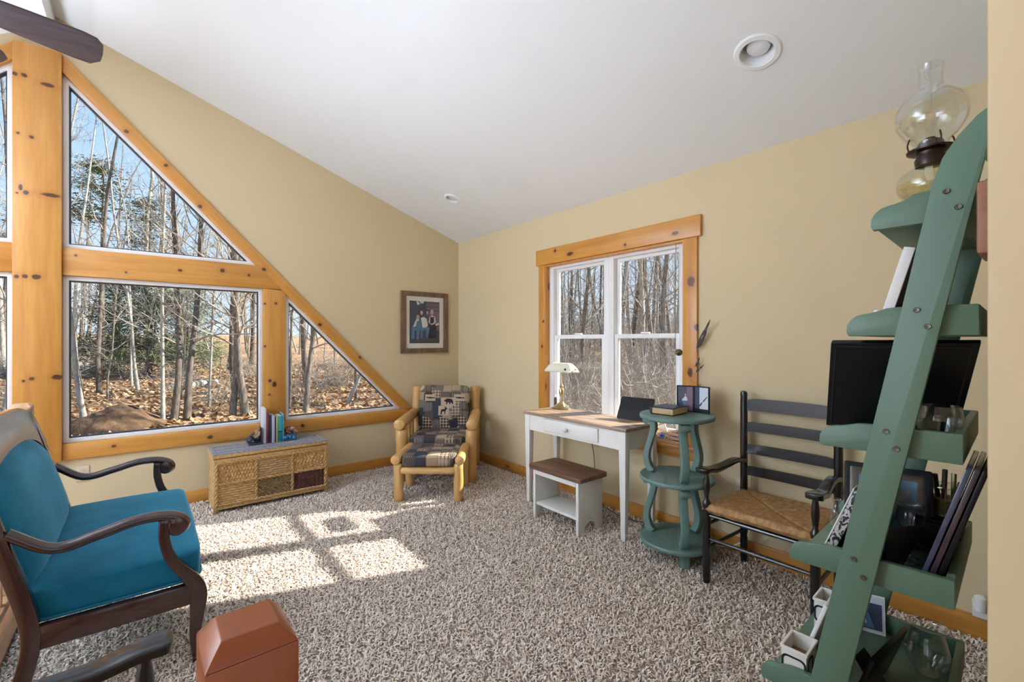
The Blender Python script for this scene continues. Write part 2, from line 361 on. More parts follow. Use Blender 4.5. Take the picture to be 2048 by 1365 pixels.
# floor
f = G().box(-.62, 3.08, -3, YW + .15, -.25, 0).build('floor', 'carpet'); struct(f)
f = G().box(-4.2, -.62, -3, YW + .15, -2.75, -2.6).build('floor_lower', 'oak'); struct(f)
# gable wall with its prow window opening
ox0, oz0 = -.447, 3.36; osl = 1.02
def oz(x): return oz0 - osl * (x - ox0)
xr = ox0 + (oz0 - .55) / osl
g = G()
g.prism([(-.62, -.25), (XW, -.25), (XW, .55), (-.62, .55)], YW, YW + .15)
g.prism([(-4.2, -2.75), (-.62, -2.75), (-.62, .55), (-4.2, .55)], YW, YW + .15)
g.prism([(xr, .55), (XW, .55), (XW, EAVE + .12), (RIDGEX, RIDGEZ + .12), (XC, RIDGEZ + .12), (XC, oz0), (ox0, oz0)], YW, YW + .15)
xl = 2 * XC - xr
g.prism([(XC, oz0), (2 * XC - ox0, oz0), (xl, .55), (-4.2, .55), (-4.2, lz(-4.2)), (-.705, 3.6), (XC, RIDGEZ + .12)], YW, YW + .15)
struct(g.build('wall_back', 'wall', smooth=0))
# right wall with window opening
WY0, WY1, WZ0, WZ1 = 1.66, 3.064, .60, 2.06
g = G()
g.box(XW, XW + .15, -3, WY0, -.25, EAVE + .1); g.box(XW, XW + .15, WY1, YW + .15, -.25, EAVE + .1)
g.box(XW, XW + .15, WY0, WY1, -.25, WZ0); g.box(XW, XW + .15, WY0, WY1, WZ1, EAVE + .1)
struct(g.build('wall_right', 'wall', smooth=0))
# partition ending close to the camera
PX, PY = .918, .065
g = G().prism([(PX, 0), (XW, 0), (XW, cz(XW) + .05), (PX, cz(PX) + .05)], PY - .12, PY)
struct(g.build('wall_front', 'wall', bevel=.006))
# ceiling: right slope with two round holes, ridge box, left slope
SV = Vector((RIDGEX - XW, 0, RIDGEZ - EAVE)).normalized(); CN = Vector((-SV.z * -1, 0, 0))
PHI = math.atan(SL); CNdn = Vector((-math.sin(PHI), 0, -math.cos(PHI)))
lights = [(2.288, .925, .078, .104), (2.32, 3.737, .060, .082)]
bm = bmesh.new()
def P3(x, y): return (x, y, cz(x))
outer = [P3(XW + .1, -3), P3(RIDGEX - .05, -3), P3(RIDGEX - .05, YW + .1), P3(XW + .1, YW + .1)]
def loop(pts):
    vs = [bm.verts.new(p) for p in pts]
    for i in range(len(vs)): bm.edges.new((vs[i], vs[(i + 1) % len(vs)]))
loop(outer)
for lx, ly, ri, ro in lights:
    loop([P3(lx + math.cos(a) * ri * math.cos(PHI), ly + math.sin(a) * ri) for a in [2 * PI * i / 40 for i in range(40)]])
bmesh.ops.triangle_fill(bm, use_beauty=True, use_dissolve=False, edges=bm.edges[:])
me = bpy.data.meshes.new('ceiling'); bm.to_mesh(me); bm.free(); me.materials.append(M['ceil'])
o = bpy.data.objects.new('ceiling', me); col.objects.link(o); struct(o)
g = G().prism([(XW + .5, cz(XW + .5) + .16), (RIDGEX - .05, RIDGEZ + .18), (RIDGEX - .05, RIDGEZ + .28), (XW + .5, cz(XW + .5) + .26)], -3, YW + .6)
struct(g.build('ceiling_roof_deck', 'ceil', smooth=0))
g = G().box(-.705, RIDGEX, -3, YW + .02, 3.474, RIDGEZ + .3)
struct(g.build('trim_1', 'ceil', smooth=0))
g = G().prism([(-.70, 3.474), (-4.2, lz(-4.2)), (-4.2, lz(-4.2) + .2), (-.70, 3.7)], -3, YW + .1)
struct(g.build('ceiling_left', 'ceil', smooth=0))

# recessed ceiling lights
for i, (lx, ly, ri, ro) in enumerate(lights):
    t = thing('recessed_light', ['large white recessed downlight high on the sloped ceiling above the ladder shelf', 'small white recessed downlight on the sloped ceiling near the corner'][i], 'light',
              (lx, ly, cz(lx)), group='recessed ceiling lights', rot=(0, PHI, 0))
    G().lathe([(ri - .004, .002), (ri - .004, -.006), (ri, -.010), (ro - .006, -.009), (ro, -.004), (ro, .002)], 48, cap=False).build('trim_ring', 'ceil', t)
    G().lathe([(ri - .003, 0), (ri - .012, .05), (ri - .014, .11), (.001, .112)], 40, cap=False).build('can', 'ceil', t)
    G().lathe([(.001, .012 if i == 0 else .002), (ri * .35, .014 if i == 0 else .003), (ri * .62, .026 if i == 0 else .008), (ri * .68, .04), (ri * .5, .1)], 32, cap=False).build('bulb', 'vinyl', t)

# baseboards
g = G().box(XW - .014, XW, PY, YW - .014, 0, .105); struct(g.build('baseboard_right', 'pine_y', bevel=.003))
g = G().box(-.447, XW - .014, YW - .014, YW, 0, .105); struct(g.build('baseboard_back', 'pine_x', bevel=.003))

# gable woodwork
tr = 2
def trim(g, m, **kw):
    global tr
    o = g.build(f'trim_{tr}', m, bevel=.004, **kw); tr += 1; return struct(o)
trim(G().box(-.687, -.447, YW - .045, YW + .10, .487, 3.414), 'pine_post')
def header(sign):
    a = Vector((-.447, 3.414)); b = Vector((2.31, .606)); d = (b - a); L = d.length; ang = math.atan2(-d.y, d.x)
    # local x runs down the slope, local z upward normal
    h = .088
    g = G().prism([(0, 0), (L + .01, 0), (L - .085, -h), (h / math.tan(PI / 2 - ang) * 1.0, -h)], -.022, .10)
    if sign > 0:
        trim(g, 'pine_hdr', loc=(a.x, YW, a.y), rot=(0, ang, 0))
    else:
        g.v = [(-x, y, z) for x, y, z in g.v]
        trim(g, 'pine_hdr', loc=(2 * XC - a.x, YW, a.y), rot=(0, -ang, 0))
header(1); header(-1)
dn = Vector((.7007, -.7135)); nn = Vector((-.7135, -.7007))      # along the header, inward normal
A0 = Vector((-.447, 3.414)) + nn * .080
def hx(z): return A0.x + (A0.y - z) * (dn.x / -dn.y)             # inner header line
mir = lambda q: [(2 * XC - x, z) for x, z in q]
for sgn in (1, -1):
    q = [(-.447, 1.826), (hx(1.826) + .03, 1.826), (hx(2.027) + .03, 2.027), (-.447, 2.027)]
    trim(G().prism(q if sgn > 0 else mir(q), YW - .018, YW + .10), 'pine_beam')
    q = [(.845, .60), (1.030, .60), (1.030, hx(1.03) and A0.y - (1.03 - A0.x) * 1.0183 + .02), (.845, 1.826)]
    trim(G().prism(q if sgn > 0 else mir(q), YW - .016, YW + .10), 'pine_stile')
    q = [(-.447, .487), (2.330, .487), (2.330, .590), (hx(.605) - .02, .605), (-.447, .605)]
    trim(G().prism(q if sgn > 0 else mir(q), YW - .020, YW + .10), 'pine_sill')
# fixed lights: vinyl frame, gasket, pane
def fixed_window(num, poly):
    s = sempty(f'window_{num}', (0, YW, 0))
    i1 = inset(poly, .032); i2 = inset(poly, .040)
    G().ring(poly, i1, .015, .085).build('frame', 'vinyl', s, bevel=.004)
    G().ring(inset(poly, .030), i2, .034, .075).build('gasket', 'gasket', s, smooth=0)
    G().prism(inset(poly, .036), .050, .056).build('pane', 'pane', s, smooth=0)
up = [(-.447, 2.027), (hx(2.027), 2.027), (-.447, A0.y - (-.447 - A0.x) * 1.0183)]
main = [(-.447, .605), (.845, .605), (.845, 1.826), (-.447, 1.826)]
low = [(1.030, .605), (hx(.605), .605), (1.030, A0.y - (1.030 - A0.x) * 1.0183)]
for i, q in enumerate((up, main, low)):
    fixed_window(i + 1, q); fixed_window(i + 4, mir(q)[::-1])

# double window in the right wall
s = sempty('window_7', (XW, 0, 0))
G().ring([(WY0, WZ0), (WY1, WZ0), (WY1, WZ1), (WY0, WZ1)], [(WY0 + .016, WZ0 + .016), (WY1 - .016, WZ0 + .016), (WY1 - .016, WZ1 - .016), (WY0 + .016, WZ1 - .016)], -.012, .11, 'x').build('jamb', 'pine_z', s)
for (y0, y1) in ((1.676, 2.354), (2.354, 3.048)):
    z0, z1 = .635, 2.044
    G().ring([(y0, z0), (y1, z0), (y1, z1), (y0, z1)], [(y0 + .05, z0 + .04), (y1 - .05, z0 + .04), (y1 - .05, z1 - .022), (y0 + .05, z1 - .022)], .03, .12, 'x').build('frame', 'vinyl', s, bevel=.003)
    a, b = y0 + .05, y1 - .05
    for (q0, q1, x0, nm) in ((1.375, z1 - .022, .075, 'upper_sash'), (z0 + .04, 1.405, .045, 'lower_sash')):
        w = .026 if nm == 'upper_sash' else .034
        sh = G().ring([(a, q0), (b, q0), (b, q1), (a, q1)], [(a + w, q0 + w), (b - w, q0 + w), (b - w, q1 - w), (a + w, q1 - w)], x0, x0 + .028, 'x').build(nm, 'vinyl', s, bevel=.003)
        G().box(x0 + .010, x0 + .014, a + w - .004, b - w + .004, q0 + w - .004, q1 - w + .004).build('pane', 'pane', sh, smooth=0)
        if nm == 'lower_sash':
            G().box(x0 - .012, x0 + .02, (a + b) / 2 - .035, (a + b) / 2 + .035, q1, q1 + .014).build('latch', 'vinyl', sh, bevel=.004)
trim(G().box(XW - .030, XW + .002, 1.535, 3.174, 2.062, 2.207), 'pine_hdrr')
trim(G().box(XW - .020, XW + .002, 1.564, WY0 + .004, .625, 2.062), 'pine_casr')
trim(G().box(XW - .020, XW + .002, WY1 - .004, 3.146, .625, 2.062), 'pine_casr')
trim(G().box(XW - .060, XW + .075, 1.545, 3.165, .598, .625), 'pine_y')
trim(G().box(XW - .018, XW + .002, 1.564, 3.146, .525, .598), 'pine_y')

# carpet pile
def carpet():
    rng = np.random.default_rng(3)
    zones = [(-.44, 2.91, .95, 3.2, .0102), (-.44, 2.91, 3.2, 4.56, .0115), (-.44, 2.91, .07, .95, .0110)]
    P = []
    for x0, x1, y0, y1, sp in zones:
        xs, ys = np.meshgrid(np.arange(x0, x1, sp), np.arange(y0, y1, sp)); n = xs.size
        P.append(np.stack([xs.ravel() + rng.uniform(-sp, sp, n) * .6, ys.ravel() + rng.uniform(-sp, sp, n) * .6], 1))
    P = np.concatenate(P); P[:, 0] = np.clip(P[:, 0], -.44, 2.915); P[:, 1] = np.clip(P[:, 1], .07, 4.565); n = len(P)
    a = rng.uniform(0, 2 * PI, n) ; lean = rng.uniform(.004, .017, n); h = rng.uniform(.011, .022, n); w = rng.uniform(.0024, .0043, n)
    a2 = a + rng.uniform(-.9, .9, n); tw = a + PI / 2 + rng.uniform(-.6, .6, n)
    V = np.zeros((n, 6, 3))
    c0 = np.stack([P[:, 0], P[:, 1], np.full(n, -.002)], 1)
    c1 = c0 + np.stack([np.cos(a) * lean * .6, np.sin(a) * lean * .6, h * .75], 1)
    c2 = c1 + np.stack([np.cos(a2) * lean, np.sin(a2) * lean, h * .30 * rng.uniform(-.6, 1, n)], 1)
    for i, (c, ww) in enumerate(((c0, .9), (c1, 1.0), (c2, .75))):
        d = np.stack([np.cos(tw) * w * ww, np.sin(tw) * w * ww, np.zeros(n)], 1)
        V[:, 2 * i] = c - d; V[:, 2 * i + 1] = c + d
    V = V.reshape(-1, 3); base = (np.arange(n) * 6)[:, None]
    F = np.concatenate([base + np.array([0, 1, 3, 2]), base + np.array([2, 3, 5, 4])], 1).reshape(-1, 4)
    me = bpy.data.meshes.new('carpet_pile'); me.vertices.add(len(V)); me.vertices.foreach_set('co', V.ravel())
    me.loops.add(F.size); me.loops.foreach_set('vertex_index', F.ravel().astype(np.int32))
    me.polygons.add(len(F)); me.polygons.foreach_set('loop_start', np.arange(0, F.size, 4, dtype=np.int32))
    me.update(); me.validate(); me.materials.append(M['pile'])
    o = bpy.data.objects.new('carpet_pile', me); col.objects.link(o)
    return tag(o, 'beige shag carpet pile covering the floor', 'carpet', kind='stuff')
carpet()

# guard rail along the open landing edge
t = thing('guard_rail', 'light pine guard rail behind the teal settee at the landing edge', 'railing', (-.52, 2.2, 0))
G().box(-.045, .045, -1.9, 1.44, .945, .985).build('top_rail', 'pine_lite', t, bevel=.008)
G().box(-.03, .03, -1.9, 1.42, .08, .12).build('bottom_rail', 'pine_lite', t, bevel=.004)
for y in (-1.95, 1.46):
    p = G().box(-.045, .045, y - .045, y + .045, 0, .985)
    p.loft([[(-.045, y - .045, .985), (.045, y - .045, .985), (.045, y + .045, .985), (-.045, y + .045, .985)], [(-.03, y - .03, 1.003), (.03, y - .03, 1.003), (.03, y + .03, 1.003), (-.03, y + .03, 1.003)]])
    p.build('post', 'pine_lite', t, bevel=.003)
for i in range(25): G().box(-.016, .016, -1.79 + i * .128, -1.758 + i * .128, .12, .945).build('baluster', 'pine_lite', t)
struct(G().box(-.64, -.45, -.5, YW, -.02, .022).build('trim_30', 'oak', bevel=.006))

# newel post by the camera
t = thing('newel_post', 'square cherry-stained newel post with chamfered top in the foreground', 'post', (.099, .632, 0))
h = .0475
G().box(-h, h, -h, h, 0, .988).build('shaft', 'newel', t, bevel=.002)
k = .030
G().loft([[(-h, -h, .988), (h, -h, .988), (h, h, .988), (-h, h, .988)], [(-k, -k, 1.010), (k, -k, 1.010), (k, k, 1.010), (-k, k, 1.010)]]).build('chamfered_cap', 'newel', t, bevel=.0015)

# ------------------------------------------------------------------ ceiling fan
t = thing('ceiling_fan', 'dark wooden-bladed ceiling fan hanging from the ridge beam at top left', 'fan', (-.60, 2.20, 2.45))
G().lathe([(.001, -.10), (.06, -.095), (.085, -.05), (.09, .0), (.08, .05), (.03, .08), (.013, .085), (.013, .95), (.05, .96), (.065, 1.02), (.065, 1.024)], 28).build('motor', 'bronze', t)
for i in range(6):
    a = R(15 + 60 * i); ca, sa = math.cos(a), math.sin(a)
    def F(x, y, z): return (x * ca - y * sa, x * sa + y * ca, z)
    out = [(.13, -.052), (.28, -.066), (.43, -.076), (.47, -.070), (.492, -.045), (.500, .0), (.502, .040), (.478, .074), (.43, .076), (.28, .066), (.13, .052)]
    G().loft([[F(x, y, -.004 - y * .22) for x, y in out], [F(x, y, .004 - y * .22) for x, y in out]]).build('blade', 'fanblade', t, bevel=.0015)
    G().loft([[F(x, y, z) for x, y in ((.06, -.02), (.17, -.035), (.17, .035), (.06, .02))] for z in (-.012, -.005)]).build('blade_iron', 'bronze', t)

# ------------------------------------------------------------------ teal settee
t = thing('settee', 'teal velvet settee with dark scrolled wooden arms at the left', 'settee', (-.08, 2.87, 0))
def rail_x(z): return -.235 - .27 * max(0, z - .40) - .12 * max(0, .30 - z) ** 1.0 * 1.6
for s in (-1, 1):
    y = s * .555
    pts = bez([(-.285, y, .66 + .02), (-.17, y, .598), (-.05, y, .615), (.06, y, .640), (.15, y, .638), (.205, y, .615), (.215, y, .585), (.190, y, .568), (.172, y, .585)], 40)
    G().tube(pts, [.027 + .004 * (i / len(pts)) for i in range(len(pts))], 14, squash=.70).build('arm', 'mahog', t, smooth=60)
    G().tube([(.190, y - .030, .598), (.190, y + .030, .598)], .030, 24).build('scroll', 'mahog', t, bevel=.006)
    pts = bez([(.150, y, .625), (.150, y, .54), (.175, y, .45), (.235, y, .36), (.262, y, .29), (.258, y, .20), (.250, y, .10), (.258, y, .0)], 40)
    G().strip(pts, [.042] * len(pts), [.038 + .026 * math.exp(-((i / len(pts) - .55) / .16) ** 2) - .012 * max(0, i / len(pts) - .75) / .25 for i in range(len(pts))], side=(0, 1, 0)).build('front_leg', 'mahog', t, bevel=.006)
    pts = bez([(rail_x(.92), y * .97, .92), (rail_x(.70), y, .70), (rail_x(.48), y, .48), (-.225, y, .32), (-.235, y, .20), (-.275, y, .06), (-.30, y, .0)], 36)
    G().strip(pts, .045, .052, side=(0, 1, 0)).build('back_post', 'mahog', t, bevel=.007)
G().box(.215, .255, -.53, .53, .245, .335).build('front_rail', 'mahog', t, bevel=.006)
G().box(-.25, -.21, -.53, .53, .245, .335).build('back_rail', 'mahog', t, bevel=.006)
for s in (-1, 1): G().box(-.23, .235, s * .555 - .018, s * .555 + .018, .25, .335).build('side_rail', 'mahog', t, bevel=.006)
g = G().ball((.015, 0, .395), .262, .540, .066, 22, .20, .12)
g.v = [(x + .02 * (1 - (y / .55) ** 2) * max(0, x), y, z + (.030 * (1 - (x / .3) ** 2) * (1 - (y / .58) ** 2) if z > .395 else 0)) for x, y, z in g.v]
c = g.build('seat_cushion', 'teal', t, smooth=80)
lp = [(.285 * math.copysign(abs(math.cos(a)) ** .16, math.cos(a)) * .93 + .015, .545 * math.copysign(abs(math.sin(a)) ** .16, math.sin(a)), .345) for a in [2 * PI * i / 96 for i in range(97)]]
G().tube(lp, .006, 6, cap=False).build('piping', 'teal', c)
def ztop(s): return .905 - .055 * s * s - .10 * abs(s) ** 7
def pad(u, v, back):
    s = u * 2 - 1; w = .505 + .02 * math.sin(v * PI); z = .43 + (ztop(s) - .43) * v
    puff = .055 * (1 - abs(s) ** 5) * (1 - abs(2 * v - 1) ** 5)
    return (rail_x(z) + .012 + (puff if not back else -.03), s * w, z)
g = G().grid(lambda u, v: pad(u, v, 0), 30, 18); g.grid(lambda u, v: pad(1 - u, v, 1), 30, 18)
def rim(k): return [pad(u, v, k) for u, v in [(i / 30, 0) for i in range(30)] + [(1, i / 18) for i in range(18)] + [(1 - i / 30, 1) for i in range(30)] + [(0, 1 - i / 18) for i in range(18)]]
g.loft([rim(0), rim(1)], True, False)
g.build('back_cushion', 'teal', t, smooth=70)
ys = [i / 20 * 2 - 1 for i in range(21)]
def crest_o(s): return 1.035 - .03 * s * s - .05 * abs(s) ** 6 - .13 * abs(s) ** 24
loops = []
for i in range(41):
    s = i / 20 - 1; zo = crest_o(s); zi = ztop(min(1, max(-1, s * 1.04))) - .02; y = s * .60
    loops.append([(rail_x(zi) + .022, y, zi), (rail_x(zo) + .030, y, zo - .012), (rail_x(zo) + .012, y, zo), (rail_x(zo) - .022, y, zo - .006), (rail_x(zi) - .022, y, zi)])
G().loft(loops).build('crest_rail', 'mahog', t, smooth=50)

# ------------------------------------------------------------------ ladder-back chairs
def ladder_chair(label, loc, rz):
    t = thing('ladder_back_chair', label, 'chair', loc, rz, 'black ladder-back armchairs')
    fx, bx, fy, by = .21, -.21, .262, .242
    for s in (-1, 1):
        G().lathe([(.016, 0), (.021, .04), (.022, .44), (.0225, .452), (.017, .462), (.011, .478), (.014, .50), (.0185, .535), (.0175, .57), (.0125, .605), (.0125, .622)], 16, (fx, s * fy, 0)).build('front_post', 'black', t)
        G().lathe([(.016, 0), (.021, .04), (.021, .95), (.0195, 1.01), (.021, 1.025), (.018, 1.040), (.006, 1.046)], 16, (bx, s * by, 0)).build('back_post', 'black', t)
        pts = bez([(bx + .01, s * by, .622), (-.10, s * (by + .004), .640), (.02, s * (by + .012), .628), (.12, s * (fy + .004), .620), (.20, s * (fy + .006), .632), (.245, s * (fy + .006), .634), (.262, s * (fy + .006), .633)], 24)
        n = len(pts); w = [.046 + .030 * (max(0, (i / n - .2) / .6)) ** 1.2 for i in range(n)]
        w = [min(.074, q) for q in w]; w[-1] = .032; w[-2] = .052; w[-3] = .064
        G().strip(pts, w, .026).build('arm', 'black', t, bevel=.008)
        for z in (.20, .33): G().tube([(fx, s * fy, z), (0, s * (fy + by) / 2, z), (bx, s * by, z)], [.009, .011, .009], 10).build('side_stretcher', 'black', t)
    for z in (.255, .385): G().tube([(fx, -fy, z), (fx, 0, z), (fx, fy, z)], [.009, .012, .009], 10).build('front_stretcher', 'black', t)
    for z in (.24, .36): G().tube([(bx, -by, z), (bx, by, z)], .010, 10).build('back_stretcher', 'black', t)
    for k, (z0, z1) in enumerate(((.536, .593), (.668, .726), (.802, .860), (.928, .993))):
        def sl(u, v, o):
            s = u * 2 - 1; arch = .010 * (1 - abs(s) ** 6) if k == 3 else .001 * (1 - s * s)
            return (bx - .006 * (1 - s * s) + o, s * by, z0 + .001 * (1 - s * s) + (z1 - z0 + arch - .01 * (abs(s) ** 10)) * v)
        g = G().grid(lambda u, v: sl(u, v, .006), 20, 2); g.grid(lambda u, v: sl(1 - u, v, -.006), 20, 2)
        ri = lambda o: [sl(i / 20, 0, o) for i in range(20)] + [sl(1, 0, o), sl(1, .5, o)] + [sl(1 - i / 20, 1, o) for i in range(20)] + [sl(0, 1, o), sl(0, .5, o)]
        g.loft([ri(.006), ri(-.006)], True, False); g.build('slat', 'black', t, smooth=40)
    def seat(u, v):
        y = (u * 2 - 1); x = (v * 2 - 1); hw = by + (fy - by) * (x + 1) / 2
        d = max(abs(x), abs(y)); roll = -.030 * max(0, (d - .90) / .10) ** 2
        if abs(x) > abs(y): st = math.sin(y * 150)
        else: st = math.sin(x * 130)
        diag = -.006 * math.exp(-((abs(abs(x) - abs(y))) / .05) ** 2)
        return (x * (fx + .022), y * (hw + .018), .452 - .014 * (1 - d) + roll + .0013 * st + diag)
    g = G().grid(seat, 110, 96); rim = [seat(i / 40, 0) for i in range(40)] + [seat(1, i / 40) for i in range(40)] + [seat(1 - i / 40, 1) for i in range(40)] + [seat(0, 1 - i / 40) for i in range(40)]
    g.loft([rim, [(x * .95, y * .95, .402) for x, y, z in rim]]); g.build('rush_seat', 'rush', t, smooth=60)
    return t
ladder_chair('black ladder-back armchair with a woven rush seat beside the green round table', (2.634, .985, 0), PI)
ladder_chair('black armchair cropped at the lower left, its worn arm beside the newel post', (-.205, 1.083, 0), 0)

# ------------------------------------------------------------------ wicker chest, bookends, books
CX, CY = .85, 4.305; HW, HD = .427, .165
t = thing('wicker_chest', 'golden wicker chest of six woven panels under the gable window', 'chest', (CX, CY, 0))
for sx in (-1, 1):
    for sy in (-1, 1): G().box(sx * HW - .022 * (sx > 0), sx * HW + .022 * (sx < 0), sy * HD - .022 * (sy > 0), sy * HD + .022 * (sy < 0), 0, .43).build('corner_post', 'wick', t, bevel=.005)
G().box(-HW + .02, HW - .02, -HD + .014, HD - .014, .05, .425).build('body', 'wick2', t)
for z0, z1 in ((.035, .065), (.395, .43)):
    G().box(-HW + .02, HW - .02, -HD, -HD + .02, z0, z1).build('front_rail', 'wick', t, bevel=.005)
    for s in (-1, 1): G().box(s * HW - .02 * (s > 0), s * HW + .02 * (s < 0), -HD + .02, HD - .02, z0, z1).build('side_rail', 'wick', t, bevel=.005)
def weave(kind):
    def h(x, z):
        if kind == 0:
            r = math.floor(z / .028); return .010 * abs(math.sin((x + .011 * (r % 2)) * PI / .022)) * abs(math.sin(z * PI / .028)) ** .5
        if kind == 1:
            r = math.floor(z / .0185); return .011 * abs(math.sin(z * PI / .0185)) ** .6 * (.2 + .8 * abs(math.sin((x / .075 + .5 * (r % 2)) * PI)) ** .5)
        if kind == 2:
            r = math.floor(x / .028); return .010 * abs(math.sin((x / .028 + .25 * math.sin(z / .014)) * PI)) * abs(math.sin((z + (.0125 if r % 2 else 0)) * PI / .025)) ** .5
        if kind == 3:
            return .010 * abs(math.sin((x + z * .8) * PI / .020)) * abs(math.sin(z * PI / .024)) ** .4
        return .004 * abs(math.sin(x * PI / .036)) * abs(math.sin(z * PI / .036))
    return h
W3 = (2 * HW - .04) / 3
kinds = [[1, 3, 4], [0, 1, 2]]; mats = [['wick', 'wick_ol', 'wick_br'], ['wick', 'wick2', 'wick']]
for r in range(2):
    for c in range(3):
        x0 = -HW + .02 + c * W3 + .012; x1 = x0 + W3 - .024; z0 = .065 + r * .165 + .010; z1 = z0 + .148
        hf = weave(kinds[r][c])
        o = G().grid(lambda u, v: (x0 + (x1 - x0) * u, -HD + .012 - hf(x0 + (x1 - x0) * u, z0 + (z1 - z0) * v), z0 + (z1 - z0) * v), 110, 64).build('woven_panel', mats[r][c], t, smooth=80, recalc=False)
        if r == 0 and c == 2: label_part(o, 'maroon studded panel')
def rope(p, q, name='rope'):
    p = Vector(p); q = Vector(q); L = (q - p).length; d = (q - p) / L; a = d.orthogonal().normalized(); b = d.cross(a); n = max(8, int(L / .008))
    g = G()
    for ph in (0, PI): g.tube([p + d * (L * i / n) + (a * math.cos(i * .75 + ph) + b * math.sin(i * .75 + ph)) * .0065 for i in range(n + 1)], .0075, 6)
    g.build(name, 'wick', t, smooth=80)
for c in range(4): rope((-HW + .02 + c * W3, -HD + .004, .065), (-HW + .02 + c * W3, -HD + .004, .395))
for z in (.068, .23, .392): rope((-HW + .022, -HD + .004, z), (HW - .022, -HD + .004, z))
for s in (-1, 1):
    hf = weave(0)
    G().grid(lambda u, v: (s * (HW - .012) + s * hf(u * .3, v * .33), -HD + .02 + u * (2 * HD - .04), .065 + v * .33), 60, 60).build('end_panel', 'wick2', t, smooth=80, recalc=False)
lid = G().box(-HW - .006, HW + .006, -HD - .006, HD + .006, .434, .462).build('lid', 'wick', t, bevel=.006)
def cane(u, v):
    x = -HW + .03 + u * (2 * HW - .06); y = -HD + .028 + v * (2 * HD - .056)
    return (x, y, .4605 + .006 * abs(math.sin((x * .8 + y * (1 if math.floor(y / .055) % 2 else -1)) * PI / .026)))
G().grid(cane, 220, 60).build('cane_top', 'wick_top', lid, smooth=80, recalc=False)
rims = G()
for q in ((-HW - .004, HW + .004, -HD - .004, -HD + .026), (-HW - .004, HW + .004, HD - .026, HD + .004), (-HW - .004, -HW + .028, -HD + .026, HD - .026), (HW - .028, HW + .004, -HD + .026, HD - .026)):
    G().box(*q, .461, .468).build('lid_border', 'wick_top', lid, bevel=.002)
for s in (-1, 1): pass
BZ = .4665
books = [(.022, .300, .19, (.62, .62, .70), 'tall pale lavender'), (.014, .272, .18, (.26, .035, .05), 'dark red'), (.010, .245, .17, (.035, .03, .04), 'black'), (.014, .240, .17, (.045, .03, .05), 'dark plum'),
         (.009, .235, .165, (.55, .58, .66), 'thin grey-white'), (.012, .232, .165, (.45, .47, .66), 'periwinkle blue'), (.008, .222, .16, (.03, .03, .03), 'thin black'), (.012, .222, .16, (.52, .43, .12), 'yellow'),
         (.034, .225, .17, (.03, .30, .30), 'thick turquoise'), (.014, .238, .18, (.06, .28, .42), 'sky blue')]
bx = .803
M['pages'] = mat('book pages', (.68, .63, .53), (.76, .71, .62), 120, .8)
for i, (w, h, dp, c, nm) in enumerate(books):
    t = thing('book', f'{nm} upright book in the row on the wicker chest', 'book', (bx + w / 2, 4.345, BZ), R(-4), 'books between the bookends')
    cm = flat('cover ' + nm, c, .4); a = w / 2
    G().box(-a, -a + .0016, 0, dp, 0, h).build('cover', cm, t); G().box(a - .0016, a, 0, dp, 0, h).build('cover', cm, t)
    G().box(-a, a, -.0012, .002, 0, h).build('spine', cm, t, bevel=.0008)
    G().box(-a + .0016, a - .0016, .002, dp - .004, .003, h - .003).build('pages', 'pages', t)
    if nm == 'thick turquoise':
        label_part(G().box(-a * .85, a * .85, -.0018, -.001, .004, .082).build('spine_panel', flat('deep teal', (.0, .13, .17)), t), 'dark teal lower spine')
        G().box(-a * .85, a * .85, -.0018, -.001, .084, .094).build('spine_band', 'dark', t)
    bx += w + .0015
def bookend(label, x, y, c1, c2, c3, s):
    t = thing('bookend', label, 'bookend', (x, y, BZ), R(-4), 'painted figure bookends')
    m1, m2, m3 = (flat(label[:12] + str(k), c) for k, c in enumerate((c1, c2, c3)))
    G().box(-.05, .05, -.045, .045, 0, .016).build('base', m1, t, bevel=.006)
    G().box(s * .05 - .010, s * .05 + .002 * s, -.04, .04, .0, .14).build('upright', 'dark', t, bevel=.004)
    g = G()
    rr = random.Random(x)
    for k in range(14): g.ball((rr.uniform(-.045, .04), rr.uniform(-.042, .03), .02 + rr.uniform(0, .045)), rr.uniform(.012, .022), n=6)
    g.build('rocky_base', m1, t, smooth=60)
    G().ball((s * .012, -.004, .085), .034, .03, .036, 10).build('body', m2, t)
    G().ball((-s * .014, -.016, .098), .022, .018, .018, 8).build('head', m3, t)
    G().tube([(-s * .02, -.012, .09), (-s * .045, -.02, .078), (-s * .058, -.02, .062)], [.011, .010, .006], 8).build('limb', m3, t)
    G().tube([(s * .035, -.02, .105), (s * .03, -.034, .08), (s * .0, -.038, .06)], [.011, .010, .008], 8).build('limb', m2, t)
bookend('dark rocky figure bookend with tan body left of the books', .742, 4.372, (.025, .04, .075), (.34, .22, .11), (.22, .09, .05), 1)
bookend('blue rocky figure bookend with red body right of the books', 1.024, 4.385, (.03, .13, .26), (.18, .045, .04), (.48, .28, .20), -1)

